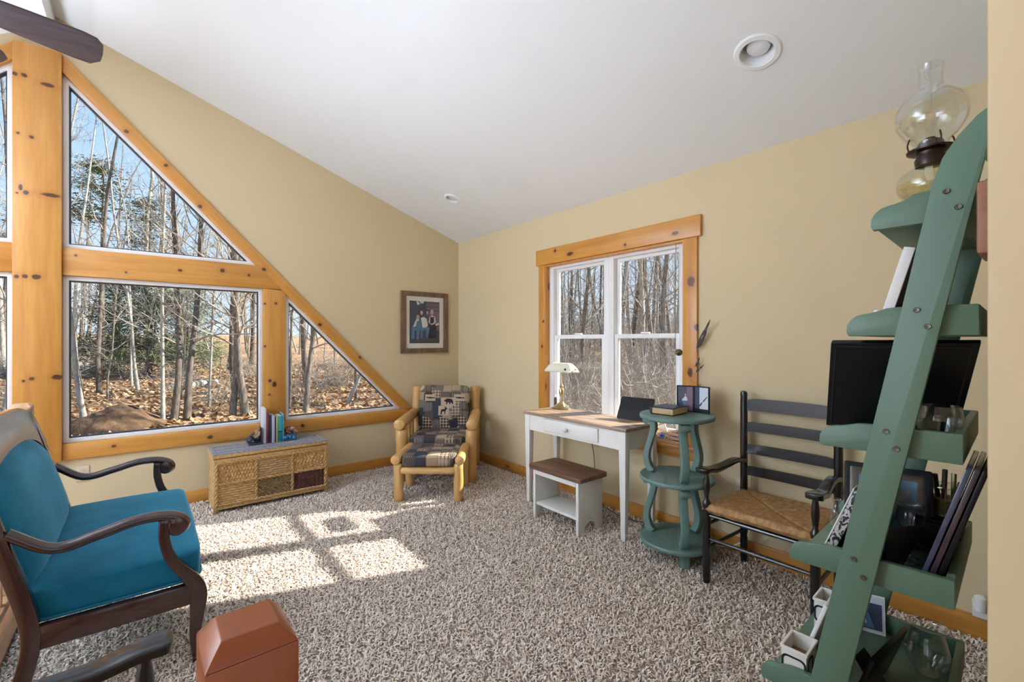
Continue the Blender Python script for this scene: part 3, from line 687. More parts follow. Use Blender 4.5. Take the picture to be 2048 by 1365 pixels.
# ------------------------------------------------------------------ log chair and ottoman
ANG = R(-40)                               # local x across (camera right), local y to the back
def log(g, p, q, r0, r1=None, n=18):
    p = Vector(p); q = Vector(q); r1 = r1 or r0; d = (q - p).normalized(); e = .006
    pts = [p, p + d * e] + [p.lerp(q, k / 6) + Vector((math.sin(k * 2.1) * .002, math.cos(k * 1.7) * .002, 0)) for k in range(1, 6)] + [q - d * e, q]
    rr = [r0 - e, r0] + [r0 + (r1 - r0) * k / 6 + .0015 * math.sin(k * 2.7) for k in range(1, 6)] + [r1, r1 - e]
    return g.tube(pts, rr, n)
fab_b, fab_s = fabric('wildlife print back', (0, 2)), fabric('wildlife print seat', (0, 1))
t = thing('log_armchair', 'peeled-log armchair with wildlife-print cushions in the room corner', 'armchair', (2.18, 3.80, 0), ANG)
for s in (-1, 1):
    log(G(), (s * .335, .0, 0), (s * .335, .0, .50), .054, .052).build('front_leg', 'log', t, smooth=50)
    log(G(), (s * .315, .56, 0), (s * .315, .62, .855), .056, .052).build('back_post', 'log', t, smooth=50)
    log(G(), (s * .345, -.06, .552), (s * .335, .56, .575), .053, .050).build('arm', 'log_y', t, smooth=50)
    log(G(), (s * .335, .0, .20), (s * .325, .57, .20), .042).build('side_rail', 'log_y', t, smooth=50)
    for y in (.14, .27, .40): log(G(), (s * .335, y, .20), (s * .335, y, .53), .028).build('spindle', 'log', t, smooth=50)
log(G(), (-.33, .02, .255), (.33, .02, .255), .045).build('front_rail', 'log_x', t, smooth=50)
log(G(), (-.31, .57, .25), (.31, .57, .25), .045).build('back_rail', 'log_x', t, smooth=50)
log(G(), (-.31, .61, .74), (.31, .61, .74), .040).build('top_rail', 'log_x', t, smooth=50)
for x in (-.16, 0, .16): G().box(x - .04, x + .04, .02, .57, .275, .295).build('seat_slat', 'log_y', t, bevel=.004)
G().ball((0, .255, .365), .278, .28, .070, 16, .35, .22).build('seat_cushion', fab_s, t, smooth=80)
bk = G().ball((0, 0, 0), .268, .062, .235, 16, .22, .35).build('back_cushion', fab_b, t, loc=(0, .50, .640), rot=(R(-9), 0, 0), smooth=80)
# printed animals on the back cushion
M['tanprint'] = flat('tan print', (.46, .34, .23), .9); M['blackprint'] = flat('black print', (.016, .016, .022), .9)
def fy_(x, z): 
    q = max(0.0, 1 - abs(x / .268) ** (2 / .35) ); r_ = max(0.0, 1 - abs(z / .235) ** (2 / .22))
    return -.062 * (q ** (.35 / 2)) * (r_ ** (.22 / 2)) - .0012
def printed(name, poly, m, lift=0):
    cx = sum(p[0] for p in poly) / len(poly); cz_ = sum(p[1] for p in poly) / len(poly)
    g = G(); n = len(poly)
    g.add([(x, fy_(x, z) - lift, z) for x, z in poly] + [(x, fy_(x, z) - lift + .002, z) for x, z in poly], [tuple(range(n)), tuple(range(2 * n - 1, n - 1, -1))] + [(i, (i + 1) % n, n + (i + 1) % n, n + i) for i in range(n)])
    g.build(name, m, bk, smooth=0)
bear = [(-.045, .012), (-.040, .022), (-.028, .026), (-.020, .034), (.0, .036), (.025, .034), (.042, .026), (.050, .006), (.052, -.022), (.040, -.024), (.036, -.008), (.024, -.006), (.020, -.024), (.010, -.024), (.010, -.004), (-.006, -.004), (-.012, -.024), (-.024, -.024), (-.020, -.004), (-.026, .004), (-.038, .004)]
moose = [(-.035, -.04), (-.030, -.005), (-.028, .012), (-.010, .020), (.010, .020), (.016, .034), (.006, .046), (.020, .042), (.030, .050), (.030, .036), (.044, .022), (.036, .014), (.026, .010), (.022, -.006), (.016, -.04), (.008, -.04), (.010, -.008), (-.014, -.008), (-.020, -.04)]
def patch(cx, cz_, w, h): return [(cx - w, cz_ - h), (cx + w, cz_ - h), (cx + w, cz_ + h), (cx - w, cz_ + h)]
for cx, cz_, w, h in ((.045, .06, .075, .042), (-.145, .10, .055, .034), (.165, .10, .055, .034), (.0, -.035, .055, .050)): printed('printed_patch', patch(cx, cz_, w, h), 'tanprint')
printed('printed_bear', [(x + .048, z + .055) for x, z in bear], 'blackprint', .0006)
printed('printed_moose', [(x * .95 + .0, z * .95 - .038) for x, z in moose], 'blackprint', .0006)
for cx in (-.145, .165): printed('printed_fish', [(cx - .046, .112), (cx - .036, .097), (cx, .090), (cx + .036, .094), (cx + .048, .086), (cx + .046, .112), (cx + .036, .102), (cx, .108), (cx - .030, .106)], 'blackprint', .0006)

t = thing('log_ottoman', 'peeled-log ottoman with sunlit wildlife-print cushion before the log armchair', 'ottoman', (1.86, 3.37, 0), ANG)
for s in (-1, 1):
    for y in (.0, .40): log(G(), (s * .252, y, 0), (s * .252, y, .325), .041, .039).build('leg', 'log', t, smooth=50)
    log(G(), (s * .268, -.055, .358), (s * .258, .455, .358), .040, .038).build('side_log', 'log_y', t, smooth=50)
for y in (.0, .40): log(G(), (-.245, y, .262), (.245, y, .262), .033).build('cross_log', 'log_x', t, smooth=50)
g = G().ball((0, .205, .345), .232, .25, .055, 16, .40, .20).build('cushion', fab_s, t, smooth=80)

# ------------------------------------------------------------------ framed family photograph
t = thing('picture_frame', 'brown wooden frame holding a family photograph on the gable wall', 'picture', (2.475, YW, 1.56))
a, b = .297, .343
G().ring([(-a, -b), (a, -b), (a, b), (-a, b)], [(-a + .062, -b + .052), (a - .062, -b + .052), (a - .062, b - .052), (-a + .062, b - .052)], -.028, -.001).build('frame', 'frame', t, bevel=.004)
G().box(-a + .05, a - .05, -.016, -.006, -b + .04, b - .04).build('mat_board', 'matte', t)
PH = ['bg', 'rock', 'skin', 'wht', 'jean', 'dk', 'red', 'hair', 'gnd', 'sky']
for nm, c in zip(PH, ((.055, .065, .11), (.20, .13, .19), (.55, .36, .33), (.68, .64, .64), (.10, .19, .34), (.02, .02, .035), (.13, .04, .06), (.08, .045, .05), (.065, .06, .10), (.62, .66, .74))): M['ph_' + nm] = flat('photo ' + nm, c, .3)
def photo(t, shapes, w, h, y, name='photograph', **kw):
    """flat print: polygons (0..1 coordinates) laid over one another on a sheet w x h"""
    mats = sorted({s[0] for s in shapes}); g = G()
    for i, (m, poly) in enumerate(shapes):
        g.m = mats.index(m); n = len(poly); yy = y - .00015 * i
        g.add([((px - .5) * w, yy, (pz - .5) * h) for px, pz in poly], [tuple(range(n))])
    return g.build(name, [M['ph_' + m] for m in mats], t, smooth=0, recalc=False, **kw)
def el(cx, cy, rx, ry, n=14): return [(cx + rx * math.cos(2 * PI * i / n), cy + ry * math.sin(2 * PI * i / n)) for i in range(n)]
rect = lambda x0, x1, y0, y1: [(x0, y0), (x1, y0), (x1, y1), (x0, y1)]
fam = [('bg', rect(0, 1, 0, 1)), ('gnd', rect(0, 1, 0, .2)), ('rock', [(.55, .35), (1, .3), (1, 1), (.55, 1)]), ('sky', [(.22, 1), (.25, .9), (.36, .94), (.46, .95), (.47, 1)]), ('dk', [(.26, 1), (.30, 1), (.38, .94), (.34, .94)])]
fam += [('wht' if k % 2 else 'hair', [(.56, .97 - k * .045), (.75, .985 - k * .05), (1, .975 - k * .045), (1, .962 - k * .045), (.75, .968 - k * .05), (.56, .960 - k * .045)]) for k in range(0, 5, 2)]
fam += [('red', [(.50, .45), (.56, .66), (.68, .66), (.70, .45)]), ('hair', el(.59, .745, .055, .06)), ('skin', el(.585, .735, .035, .04)),
        ('dk', [(.62, .10), (.60, .45), (.90, .45), (.88, .12)]), ('wht', [(.62, .50), (.66, .64), (.84, .65), (.87, .50), (.74, .44)]), ('dk', [(.67, .48), (.68, .64), (.81, .64), (.81, .50), (.74, .47)]), ('wht', rect(.70, .78, .63, .67)), ('skin', el(.74, .75, .05, .065)), ('skin', el(.74, .455, .03, .02)),
        ('wht', [(.40, .38), (.36, .60), (.46, .63), (.56, .58), (.60, .42), (.52, .36)]), ('hair', el(.385, .745, .06, .065)), ('skin', el(.39, .72, .045, .055)), ('dk', [(.36, .70), (.42, .70), (.42, .69), (.36, .69)]), ('jean', [(.34, .12), (.36, .36), (.52, .38), (.66, .38), (.60, .13), (.53, .13), (.55, .32), (.42, .30), (.42, .11)]),
        ('wht', [(.10, .38), (.22, .58), (.32, .58), (.26, .36)]), ('jean', [(.05, .10), (.08, .38), (.20, .40), (.24, .53), (.38, .53), (.42, .36), (.32, .30), (.30, .08), (.22, .08), (.22, .30), (.16, .30), (.15, .11)]), ('skin', el(.27, .62, .055, .055)), ('wht', [(.86, .42), (.98, .45), (.98, .50), (.86, .47)])]
photo(t, fam, .378, .474, -.0165, loc=(-.004, 0, .002))
G().box(-a + .05, a - .05, -.0225, -.0215, -b + .04, b - .04).build('glass', 'pane', t, smooth=0)

# ------------------------------------------------------------------ desk
DX0, DX1, DY0, DY1, DZ = 2.47, 2.865, 1.822, 2.862, .765
t = thing('writing_desk', 'white writing desk with a brown plank top under the double window', 'desk', (2.67, 2.342, 0))
ox, oy = -2.67, -2.342
n = 4; w = (DX1 - DX0) / n
for i in range(n):
    G().box(DX0 + ox + i * w + .0012, DX0 + ox + (i + 1) * w - .0012, DY0 + oy, DY1 + oy, DZ - .024, DZ).build('top_plank', 'deskt', t, bevel=.003)
for y0 in (DY0 + .012, DY1 - .012 - .055):
    for x0 in (DX0 + .012, DX1 - .012 - .05):
        x, y = x0 + ox, y0 + oy; sx = .05; sy = .055; kx = .012 if x0 < 2.6 else .0; ky = 0
        ix = .016; top = [(x, y, DZ - .024), (x + sx, y, DZ - .024), (x + sx, y + sy, DZ - .024), (x, y + sy, DZ - .024)]
        z = .62; mid = [(p[0], p[1], z) for p in top]
        cx_, cy_ = x + sx / 2, y + sy / 2
        bot = [(cx_ + (p[0] - cx_) * .62, cy_ + (p[1] - cy_) * .62, 0) for p in top]
        G().loft([bot, mid, top]).build('leg', 'white', t, bevel=.002)
ap = .128
G().box(DX0 + .018 + ox, DX0 + .034 + ox, DY0 + .06 + oy, DY1 - .06 + oy, DZ - .024 - ap, DZ - .024).build('front_apron', 'white', t)
G().box(DX1 - .034 + ox, DX1 - .018 + ox, DY0 + .06 + oy, DY1 - .06 + oy, DZ - .024 - ap, DZ - .024).build('back_apron', 'white', t)
for y in (DY0 + .02, DY1 - .036): G().box(DX0 + .05 + ox, DX1 - .05 + ox, y + oy, y + .016 + oy, DZ - .024 - ap, DZ - .024).build('side_apron', 'white', t)
dr = G().box(DX0 + .004 + ox, DX0 + .020 + ox, 2.064 + oy, 2.622 + oy, .632, .730).build('drawer', 'white', t, bevel=.005)
G().lathe([(.009, 0), (.008, .010), (.017, .016), (.019, .024), (.014, .031), (.002, .033)], 20).build('knob', 'white', dr, loc=(DX0 + .006 + ox, 2.362 + oy, .678), rot=(0, -PI / 2, 0), smooth=60)
CORD1 = (G().tube(bez([(2.895, 2.60, .70), (2.885, 2.50, .60), (2.88, 2.44, .40), (2.885, 2.43, .2), (2.88, 2.36, .04), (2.82, 2.20, .022), (2.80, 2.06, .022), (2.83, 1.94, .022), (2.84, 1.90, .026)], 48), .0032, 8).build('cord', 'cord_b'))

# ------------------------------------------------------------------ step stool
t = thing('step_stool', 'small white step stool with a brown plank top in front of the desk', 'stool', (2.435, 2.325, 0))
def rr_poly(x0, x1, y0, y1, r, n=6):
    out = []
    for cx, cy, a0 in ((x1 - r, y1 - r, 0), (x0 + r, y1 - r, 90), (x0 + r, y0 + r, 180), (x1 - r, y0 + r, 270)):
        out += [(cx + r * math.cos(R(a0 + 90 * i / n)), cy + r * math.sin(R(a0 + 90 * i / n))) for i in range(n + 1)]
    return out
G().prism(rr_poly(-.152, .152, -.268, .268, .03), .378, .410, 'z').build('top_board', 'plank', t, bevel=.008, seg=3)
for y in (-.232, .205):
    prof = [(-.128, 0), (-.128, .378), (.128, .378), (.128, 0), (.085, 0)] + [(.075 * math.cos(R(a)), .082 * math.sin(R(a))) for a in range(8, 173, 12)] + [(-.085, 0)]
    G().prism(prof, y, y + .024, 'y').build('end_panel', 'white', t, bevel=.002)
G().box(-.118, .118, -.208, .205, .108, .128).build('shelf', 'white', t, bevel=.002)
for x in (-.130, .112): G().box(x, x + .016, -.208, .205, .340, .378).build('apron', 'white', t, bevel=.002)

# ------------------------------------------------------------------ banker lamp, tablet, bottle on the desk
t = thing('banker_lamp', 'brass banker lamp with a cream glass shade on the desk', 'lamp', (2.80, 2.735, DZ))
CORD1.location = (-2.80, -2.735, -DZ); CORD1.parent = t
G().lathe([(.088, 0), (.090, .008), (.075, .016), (.05, .026), (.030, .045), (.020, .06)], 32, sx=.72).build('base', 'brass', t)
for k in range(6): G().tube([(.05 * math.cos(k * PI / 3), .065 * math.sin(k * PI / 3), .014), (.02 * math.cos(k * PI / 3), .025 * math.sin(k * PI / 3), .045)], [.010, .007], 8).build('base_leaf', 'brass', t)
G().lathe([(.014, .055), (.018, .075), (.012, .095), (.022, .13), (.025, .155), (.014, .18), (.020, .195), (.010, .205), (.007, .22), (.007, .345)], 20).build('stem', 'brass', t)
G().tube([(0, -.15, .345), (0, .15, .345)], .005, 8).build('cross_bar', 'brass', t)
for s in (-1, 1): G().ball((0, s * .162, .345), .008, n=6).build('finial', 'brass', t)
loops = []
for i in range(25):
    y = -.15 + .30 * i / 24; q = abs(y) / .15; r = 1 - max(0, (q - .62) / .38) ** 2 * .55
    lp = []
    for k in range(15):
        a = PI * k / 14; lp.append((.062 * math.cos(a) * (1 if q < .97 else .97), y, .318 + .080 * r * math.sin(a)))
    loops.append(lp)
g = G().loft(loops, False, False)
for lp in (loops[0], loops[-1]): g.add(lp, [tuple(range(15))])
sh = g.build('shade', 'opal', t, smooth=60)
sh.modifiers.new('thickness', 'SOLIDIFY').thickness = .004
G().ball((-.058, -.10, .345), .010, n=8).build('shade_knob', 'bronze', t)

t = thing('tablet', 'charcoal tablet leaning back on the desk against the window', 'tablet', (2.80, 2.0, DZ))
G().prism(rr_poly(-.135, .135, 0, .178, .010, 4), -.006, .006, 'z').build('case', 'dark', t, bevel=.002, rot=(R(62), 0, R(-90 + 8)))
G().box(-.005, .05, -.03, .03, 0, .004).build('stand', 'dark', t)
t = thing('small_bottle', 'small dark brown bottle behind the banker lamp', 'bottle', (2.835, 2.842, DZ))
G().lathe([(.014, 0), (.014, .075), (.006, .088)], 16).build('body', 'cord_b', t)
G().lathe([(.0065, .088), (.007, .112)], 16).build('cap', 'paper', t)

# ------------------------------------------------------------------ three-tier round table
TX, TY = 2.605, 1.535
t = thing('tiered_table', 'three-tier dusty green round table with curved legs beside the desk', 'side table', (TX, TY, 0))
RT = .226
for z0, nm in ((.089, 'bottom_shelf'), (.475, 'middle_shelf'), (.861, 'top')):
    G().lathe([(.001, z0), (RT - .012, z0), (RT - .003, z0 + .004), (RT, z0 + .012), (RT - .001, z0 + .022), (RT - .006, z0 + .028), (.001, z0 + .028)], 64).build(nm, 'tgreen', t, smooth=40)
for ang in (225, 345, 105):
    ca, sa = math.cos(R(ang)), math.sin(R(ang)); side = (-sa, ca, 0)
    for zb, zt in ((.117, .475), (.503, .861)):
        H = zt - zb; prof = [(.150, 0), (.172, .08), (.188, .22), (.186, .36), (.168, .54), (.150, .70), (.143, .82), (.152, .93), (.165, 1.0)]
        pts = bez([(r_ * ca, r_ * sa, zb + f_ * H) for r_, f_ in prof], 40); nn_ = len(pts)
        G().strip(pts, [.052 - .006 * math.sin(i / nn_ * PI) for i in range(nn_)], [.046 - .010 * math.sin(i / nn_ * PI) for i in range(nn_)], side=side).build('curved_leg', 'tgreen', t, bevel=.006, seg=3)
        c = Vector((.188 * ca, .188 * sa, zt - .028)); sv = Vector(side)
        G().tube([c - sv * .027, c + sv * .027], .023, 20).build('scroll', 'tgreen', t, bevel=.002)
    G().hexa([(.195 * ca + k * side[0] * .026 - j * ca * .0, .195 * sa + k * side[1] * .026, 0) if j == 0 else (.150 * ca + k * side[0] * .026, .150 * sa + k * side[1] * .026, 0) for j, k in ((0, -1), (0, 1), (1, 1), (1, -1))],
             [(.170 * ca + k * side[0] * .034, .170 * sa + k * side[1] * .034, .092) if j == 0 else (.105 * ca + k * side[0] * .034, .105 * sa + k * side[1] * .034, .092) for j, k in ((0, -1), (0, 1), (1, 1), (1, -1))]).build('foot', 'tgreen', t, bevel=.005)
# old book on top
TZ = .8895
t = thing('old_book', 'thick black leather book with gilt page edges on the round table', 'book', (TX - .006, TY + .043, TZ), R(94))
G().box(-.070, .072, -.098, .098, .004, .044).build('page_block', 'gilt', t, bevel=.002)
for z in (0, .044):
    G().grid(lambda u, v: (-.075 + .150 * u, -.103 + .206 * v, z + .004 * (z > 0) * math.sin(v * PI)), 8, 8).build('cover', 'hide', t).modifiers.new('thickness', 'SOLIDIFY').thickness = .004
G().prism([(.070, 0), (.082, .006), (.085, .02), (.082, .042), (.070, .047)], -.103, .103, 'y').build('spine', 'hide', t, smooth=60)
# folding double photo frame
t = thing('folding_photo_frame', 'folding double photo frame standing behind the old book', 'photo frame', (2.76, 1.504, TZ))
ph1 = [('bg', rect(0, 1, 0, 1)), ('gnd', rect(.6, 1, 0, 1)), ('rock', [(.55, 0), (1, 0), (1, 1), (.62, 1), (.52, .5)]), ('jean', [(.40, .05), (.36, .30), (.30, .40), (.66, .42), (.64, .26), (.58, .24), (.60, .05)]), ('wht', [(.30, .40), (.28, .46), (.44, .56), (.50, .60), (.60, .56), (.66, .42)]), ('hair', el(.52, .67, .075, .07)), ('skin', el(.51, .655, .055, .055))]
ph2 = [('sky', rect(0, 1, 0, 1)), ('bg', rect(0, .35, 0, 1)), ('dk', [(.3, .25), (.75, .55), (.9, .66), (.9, .60), (.4, .22)]), ('wht', [(.35, 0), (.6, .45), (.95, .1), (.95, 0)]), ('dk', rect(0, 1, 0, .12))]
for k, (a_, shp) in enumerate(((R(-70), ph1), (R(-92), ph2))):
    fr = thing('hinged_panel', None, None, rot=(0, 0, a_))
    fr.parent = t
    sx = -1 if k == 0 else 1
    G().ring([(0, 0), (sx * .106, 0), (sx * .106, .170), (0, .170)], [(sx * .007, .007), (sx * .099, .007), (sx * .099, .163), (sx * .007, .163)], -.006, .006).build('frame', 'dark', fr, bevel=.001)
    G().box(min(sx * .006, sx * .100), max(sx * .006, sx * .100), -.001, .003, .006, .164).build('backing', 'dark', fr)
    photo(fr, shp, .092, .156, -.0015, 'photograph', loc=(sx * .053, 0, .085))
# crate with flower, pot and card on the window sill
t = thing('wooden_crate', 'little slatted wooden crate with a blue painted flower on the window sill', 'crate', (XW - .012, 1.775, .626))
for z in (.010, .038, .066): G().box(-.040, -.034, -.10, .10, z - .010, z + .012).build('slat', 'pine_lite', t, bevel=.001)
for z in (.010, .038, .066): G().box(.034, .040, -.10, .10, z - .010, z + .012).build('slat', 'pine_lite', t, bevel=.001)
for y in (-.10, .094): G().box(-.034, .034, y, y + .006, 0, .086).build('end', 'pine_lite', t)
G().box(-.034, .034, -.094, .094, 0, .006).build('bottom', 'pine_lite', t)
fl = G()
for k in range(8): fl.ball((-.043, .035 + .016 * math.cos(k * PI / 4), .046 + .016 * math.sin(k * PI / 4)), .003, .009, .009, 6)
fl.build('painted_flower', flat('flower blue', (.14, .22, .50)), t)
G().ball((-.046, .035, .046), .004, .009, .009, 8).build('flower_centre', 'blue', t)
for k in range(5): G().ball((-.043, -.004 + .010 * math.cos(k * 1.2566), .036 + .010 * math.sin(k * 1.2566)), .003, .007, .007, 6).build('yellow_petal', flat('petal yellow', (.62, .46, .16)), t)
G().ball((-.046, -.004, .036), .004, .005, .005, 8).build('yellow_flower_centre', 'dark', t)
t = thing('blue_pot', 'small cobalt blue pot standing in the sill crate', 'pot', (XW - .012, 1.72, .633))
G().lathe([(.022, 0), (.030, .07), (.032, .072), (.028, .072), (.020, .004), (.001, .003)], 20).build('body', 'blue', t)
G().ball((0, 0, .068), .027, .027, .018, 8).build('contents', flat('potpourri', (.50, .30, .20)), t)
t = thing('white_card', 'white paper card leaning in the sill crate', 'card', (XW - .008, 1.80, .633))
G().box(-.002, .002, -.028, .028, 0, .115).build('sheet', 'paper', t, rot=(R(-24), R(8), 0))

# ------------------------------------------------------------------ feathers and bell at the window
def feather(i, label, p, q, w):
    p = Vector(p); q = Vector(q); d = q - p; L = d.length; d.normalize(); nrm = Vector((-.9, -.2, .1)); sd_ = d.cross(nrm).normalized(); nrm = sd_.cross(d)
    t = thing('feather', label, 'feather', p, group='feathers on the window casing')
    G().tube([Vector((0, 0, 0)) + nrm * 0, d * L * .5 + nrm * .004, d * L], [.0016, .0012, .0004], 6).build('quill', 'paper', t)
    rr = random.Random(i); up_, dn_ = [], []
    for k in range(13):
        f_ = .12 + .88 * k / 12; ww = w * math.sin(min(1, (1 - f_) * 1.5 + .06) * PI / 2) * min(1, (f_ - .10) * 6) * (1 - .3 * (rr.random() < .25))
        up_.append(d * (L * f_) + sd_ * ww + nrm * .003); dn_.append(d * (L * f_) - sd_ * ww * .65 + nrm * .003)
    poly = up_ + dn_[::-1]; n_ = len(poly); g = G()
    g.add([tuple(v) for v in poly] + [tuple(v + nrm * .0015) for v in poly], [(k, k + 1, n_ - 2 - k, n_ - 1 - k) for k in range(12)] + [(n_ + n_ - 1 - k, n_ + n_ - 2 - k, n_ + k + 1, n_ + k) for k in range(12)] + [(k, n_ + k, n_ + (k + 1) % n_, (k + 1) % n_) for k in range(n_)])
    g.build('vane', 'feather', t, smooth=0)
FX = XW - .026
feather(1, 'long dark feather sticking up beside the window casing', (FX, 1.575, 1.27), (FX - .03, 1.452, 1.492), .020)
feather(2, 'short dark feather just below the long one at the casing', (FX, 1.575, 1.17), (FX - .01, 1.532, 1.245), .009)
feather(3, 'slanting short feather in the middle of the casing edge', (FX, 1.575, 1.135), (FX - .02, 1.497, 1.195), .009)
feather(4, 'lowest small feather at the casing above the photo frame', (FX, 1.575, 1.00), (FX - .01, 1.524, 1.062), .007)
t = thing('brass_bell', 'small round brass bell hanging in the right window pane', 'bell', (XW - .01, 1.705, 1.27))
G().ball((0, 0, 0), .026, .026, .024, 10).build('bell', 'jar', t)
G().ball((-.018, -.010, -.012), .012, n=8).build('mouth', 'dark', t)
G().tube(bez([(0, .012, .018), (0, .030, .035), (0, .032, .065), (0, .026, .085), (0, .020, .78)], 30), .0022, 8).build('hook', 'jar', t)

# ------------------------------------------------------------------ outlets, power bar, night light
M['almond'] = flat('almond plastic', (.62, .53, .39))
def outlet(label, loc, rz):
    t = thing('wall_outlet', label, 'outlet', loc, rz, 'wall outlets')
    G().box(-.036, .036, -.006, 0, -.058, .058).build('plate', 'almond', t, bevel=.003)
    for z in (-.022, .022):
        s_ = G().prism(rr_poly(-.014, .014, z - .013, z + .013, .006, 4), -.008, -.005, 'y').build('socket', 'almond', t)
outlet('white wall outlet beside the log armchair on the right wall', (XW, 4.10, .39), PI / 2 * -1)
outlet('white wall outlet behind the ladder-back chair', (XW, 1.28, .42), -PI / 2)
outlet('pale wall outlet behind the teal settee', (-.34, YW, .37), 0)
t = thing('power_strip', 'white power strip on the carpet behind the round table', 'power strip', (2.86, 1.78, .020))
G().box(-.025, .025, -.15, .11, 0, .035).build('body', 'white', t, bevel=.006)
for k in range(4): G().box(-.010, .010, -.12 + k * .05, -.10 + k * .05, .034, .0365).build('socket', 'dark', t)
G().box(-.02, .02, .115, .155, 0, .055).build('adapter', 'white', t, bevel=.006)
CORD2 = (G().tube(bez([(2.90, 1.25, .37), (2.87, 1.20, .26), (2.84, 1.22, .14), (2.85, 1.34, .05), (2.86, 1.50, .026), (2.86, 1.62, .03)], 40), .004, 8).build('cord', 'cord_w'))
CORD2.location = (-2.86, -1.78, -.020); CORD2.parent = t
t = thing('night_light', 'white plug-in night light low on the right wall behind the shelf', 'night light', (XW, .225, .145))
G().box(-.03, 0, -.028, .028, -.04, .04).build('body', 'white', t, bevel=.006)
G().lathe([(.020, 0), (.024, .02), (.022, .06), (.010, .07)], 16, (-.028, 0, -.005)).build('lens', 'paper', t)

# ------------------------------------------------------------------ sage green ladder shelf
LW = .55
LROT = R(2); LO = Vector((1.356, 0, 0))
def L2W(x, y, z): return (LO.x + x * math.cos(LROT) - y * math.sin(LROT), LO.y + x * math.sin(LROT) + y * math.cos(LROT), z)
t = thing('ladder_shelf', 'sage green leaning ladder shelf with five scrolled shelves at the right', 'shelf', LO, LROT)
def yb(z): return .135 - .19 * (z - 1.544)
RW = .0735
for x0 in (0, LW - .022):
    prof = [(yb(0), 0), (yb(0) + RW, 0), (yb(1.69) + RW, 1.69), (yb(1.75) + RW - .006, 1.75), (yb(1.79) + RW - .022, 1.79), (yb(1.825) + RW - .045, 1.825), (yb(1.845) + RW - .07, 1.845), (yb(1.848), 1.848)]
    G().prism(prof, x0, x0 + .022, 'x').build('side_rail', 'green', t, bevel=.003)
shelves = [(1.618, .072, .292, .090), (1.362, .068, .340, .108), (1.080, .067, .398, .132), (.758, .064, .468, .145), (.396, .066, .540, .160)]
for z, h, yf, y0 in shelves:
    for x0 in (.022, LW - .040):
        q = [(y0, z), (yf - .004, z), (yf, z + .010), (yf - .001, z + .026), (yf - .008, z + .040), (yf - .020, z + .050), (yf - .034, z + .054), (yf - .048, z + .056), (yf - .062, z + .060), (yf - .078, z + h - .002), (yf - .098, z + h), (y0, z + h)]
        G().prism(q, x0, x0 + .018, 'x').build('shelf_side', 'green', t, bevel=.0025)
    G().box(.040, LW - .040, y0 + .016, yf - .012, z, z + .012).build('shelf_board', 'green', t, bevel=.002)
    G().box(.040, LW - .040, y0, y0 + .016, z, z + h).build('shelf_back', 'green', t, bevel=.002)
    for (dy, dz) in ((.022, .048), (-.004, .020)):
        yc = yb(z + dz) + RW / 2 + (.008 if dy > 0 else -.016)
        sc_ = G().lathe([(.001, .0015), (.0028, .0018), (.0032, .0032), (.0055, .0034), (.0064, .002), (.0064, -.002)], 18).build('screw', 'screw', t, loc=(0, yc, z + dz + (.010 if dy > 0 else .0)), rot=(0, -PI / 2, 0))
def on_shelf(name, label, cat, i, x, y, rz=0, group=None):
    return thing(name, label, cat, L2W(x, y, shelves[i][0] + .0125), LROT + rz, group)
# oil lamp on the top shelf
t = on_shelf('oil_lamp', 'clear glass oil lamp with globe chimney on top of the ladder shelf', 'oil lamp', 0, .235, .205)
def shell(prof, n=36, name='shell', m='clear', parent=None, th=.002):
    prof = [(max(.0005, q.x), q.y) for q in bez([(a_, b_) for a_, b_ in prof], 4 * len(prof))]
    inner = [(max(.0005, r_ - th), z + (th if i == 0 else 0)) for i, (r_, z) in enumerate(prof)]
    return G().lathe(prof + inner[::-1], n, cap=False).build(name, m, parent, smooth=60)
G().lathe([(.060, 0), (.062, .006), (.050, .014), (.020, .026), (.012, .04), (.014, .066), (.020, .078)], 32).build('pedestal', 'clear', t, smooth=60)
shell([(.022, .080), (.048, .088), (.066, .108), (.070, .130), (.064, .152), (.046, .168), (.030, .176), (.030, .184)], 40, name='font', m='oilglass', parent=t)
G().lathe([(.001, .086), (.045, .091), (.062, .110), (.067, .122), (.001, .123)], 28).build('lamp_oil', 'oilglass', t, smooth=60)
G().strip(bez([(0, 0, .20), (.002, .004, .16), (.014, -.004, .12), (.034, .01, .098)], 14), .016, .003, side=(0, 1, 0)).build('wick', 'matte', t)
G().lathe([(.031, .176), (.033, .192), (.028, .202), (.030, .210), (.048, .213), (.049, .217), (.030, .220), (.024, .238), (.010, .246), (.010, .248)], 28).build('burner', 'bronze', t, smooth=50)
for k in range(4):
    a = k * PI / 2 + .5; G().tube(bez([(.045 * math.cos(a), .045 * math.sin(a), .215), (.049 * math.cos(a), .049 * math.sin(a), .232), (.044 * math.cos(a), .044 * math.sin(a), .250)], 8), .0018, 6).build('prong', 'bronze', t)
shell([(.036, .218), (.037, .236), (.052, .252), (.068, .278), (.073, .306), (.066, .338), (.046, .360), (.030, .374), (.025, .392), (.0245, .425), (.0265, .436)], 40, name='chimney', parent=t)
# second shelf: leaning canvas
t = on_shelf('canvas', 'white-edged picture with a black back leaning on the second shelf', 'picture', 1, .07, .268)
o = G().box(0, .34, 0, .022, 0, .205).build('stretcher_edge', 'paper', t, rot=(R(15), 0, 0), bevel=.002)
G().box(.006, .334, -.0015, .0005, .004, .200).build('backing', 'dark', o)
t = on_shelf('small_figurine', 'tiny pale bird figurine at the front of the second shelf', 'figurine', 1, .30, .315)
G().ball((0, 0, .05), .010, .014, .009, 8).build('body', 'paper', t); G().ball((0, .013, .06), .006, n=6).build('head', 'paper', t); G().lathe([(.010, 0), (.004, .006), (.003, .042)], 10).build('stand', 'paper', t)
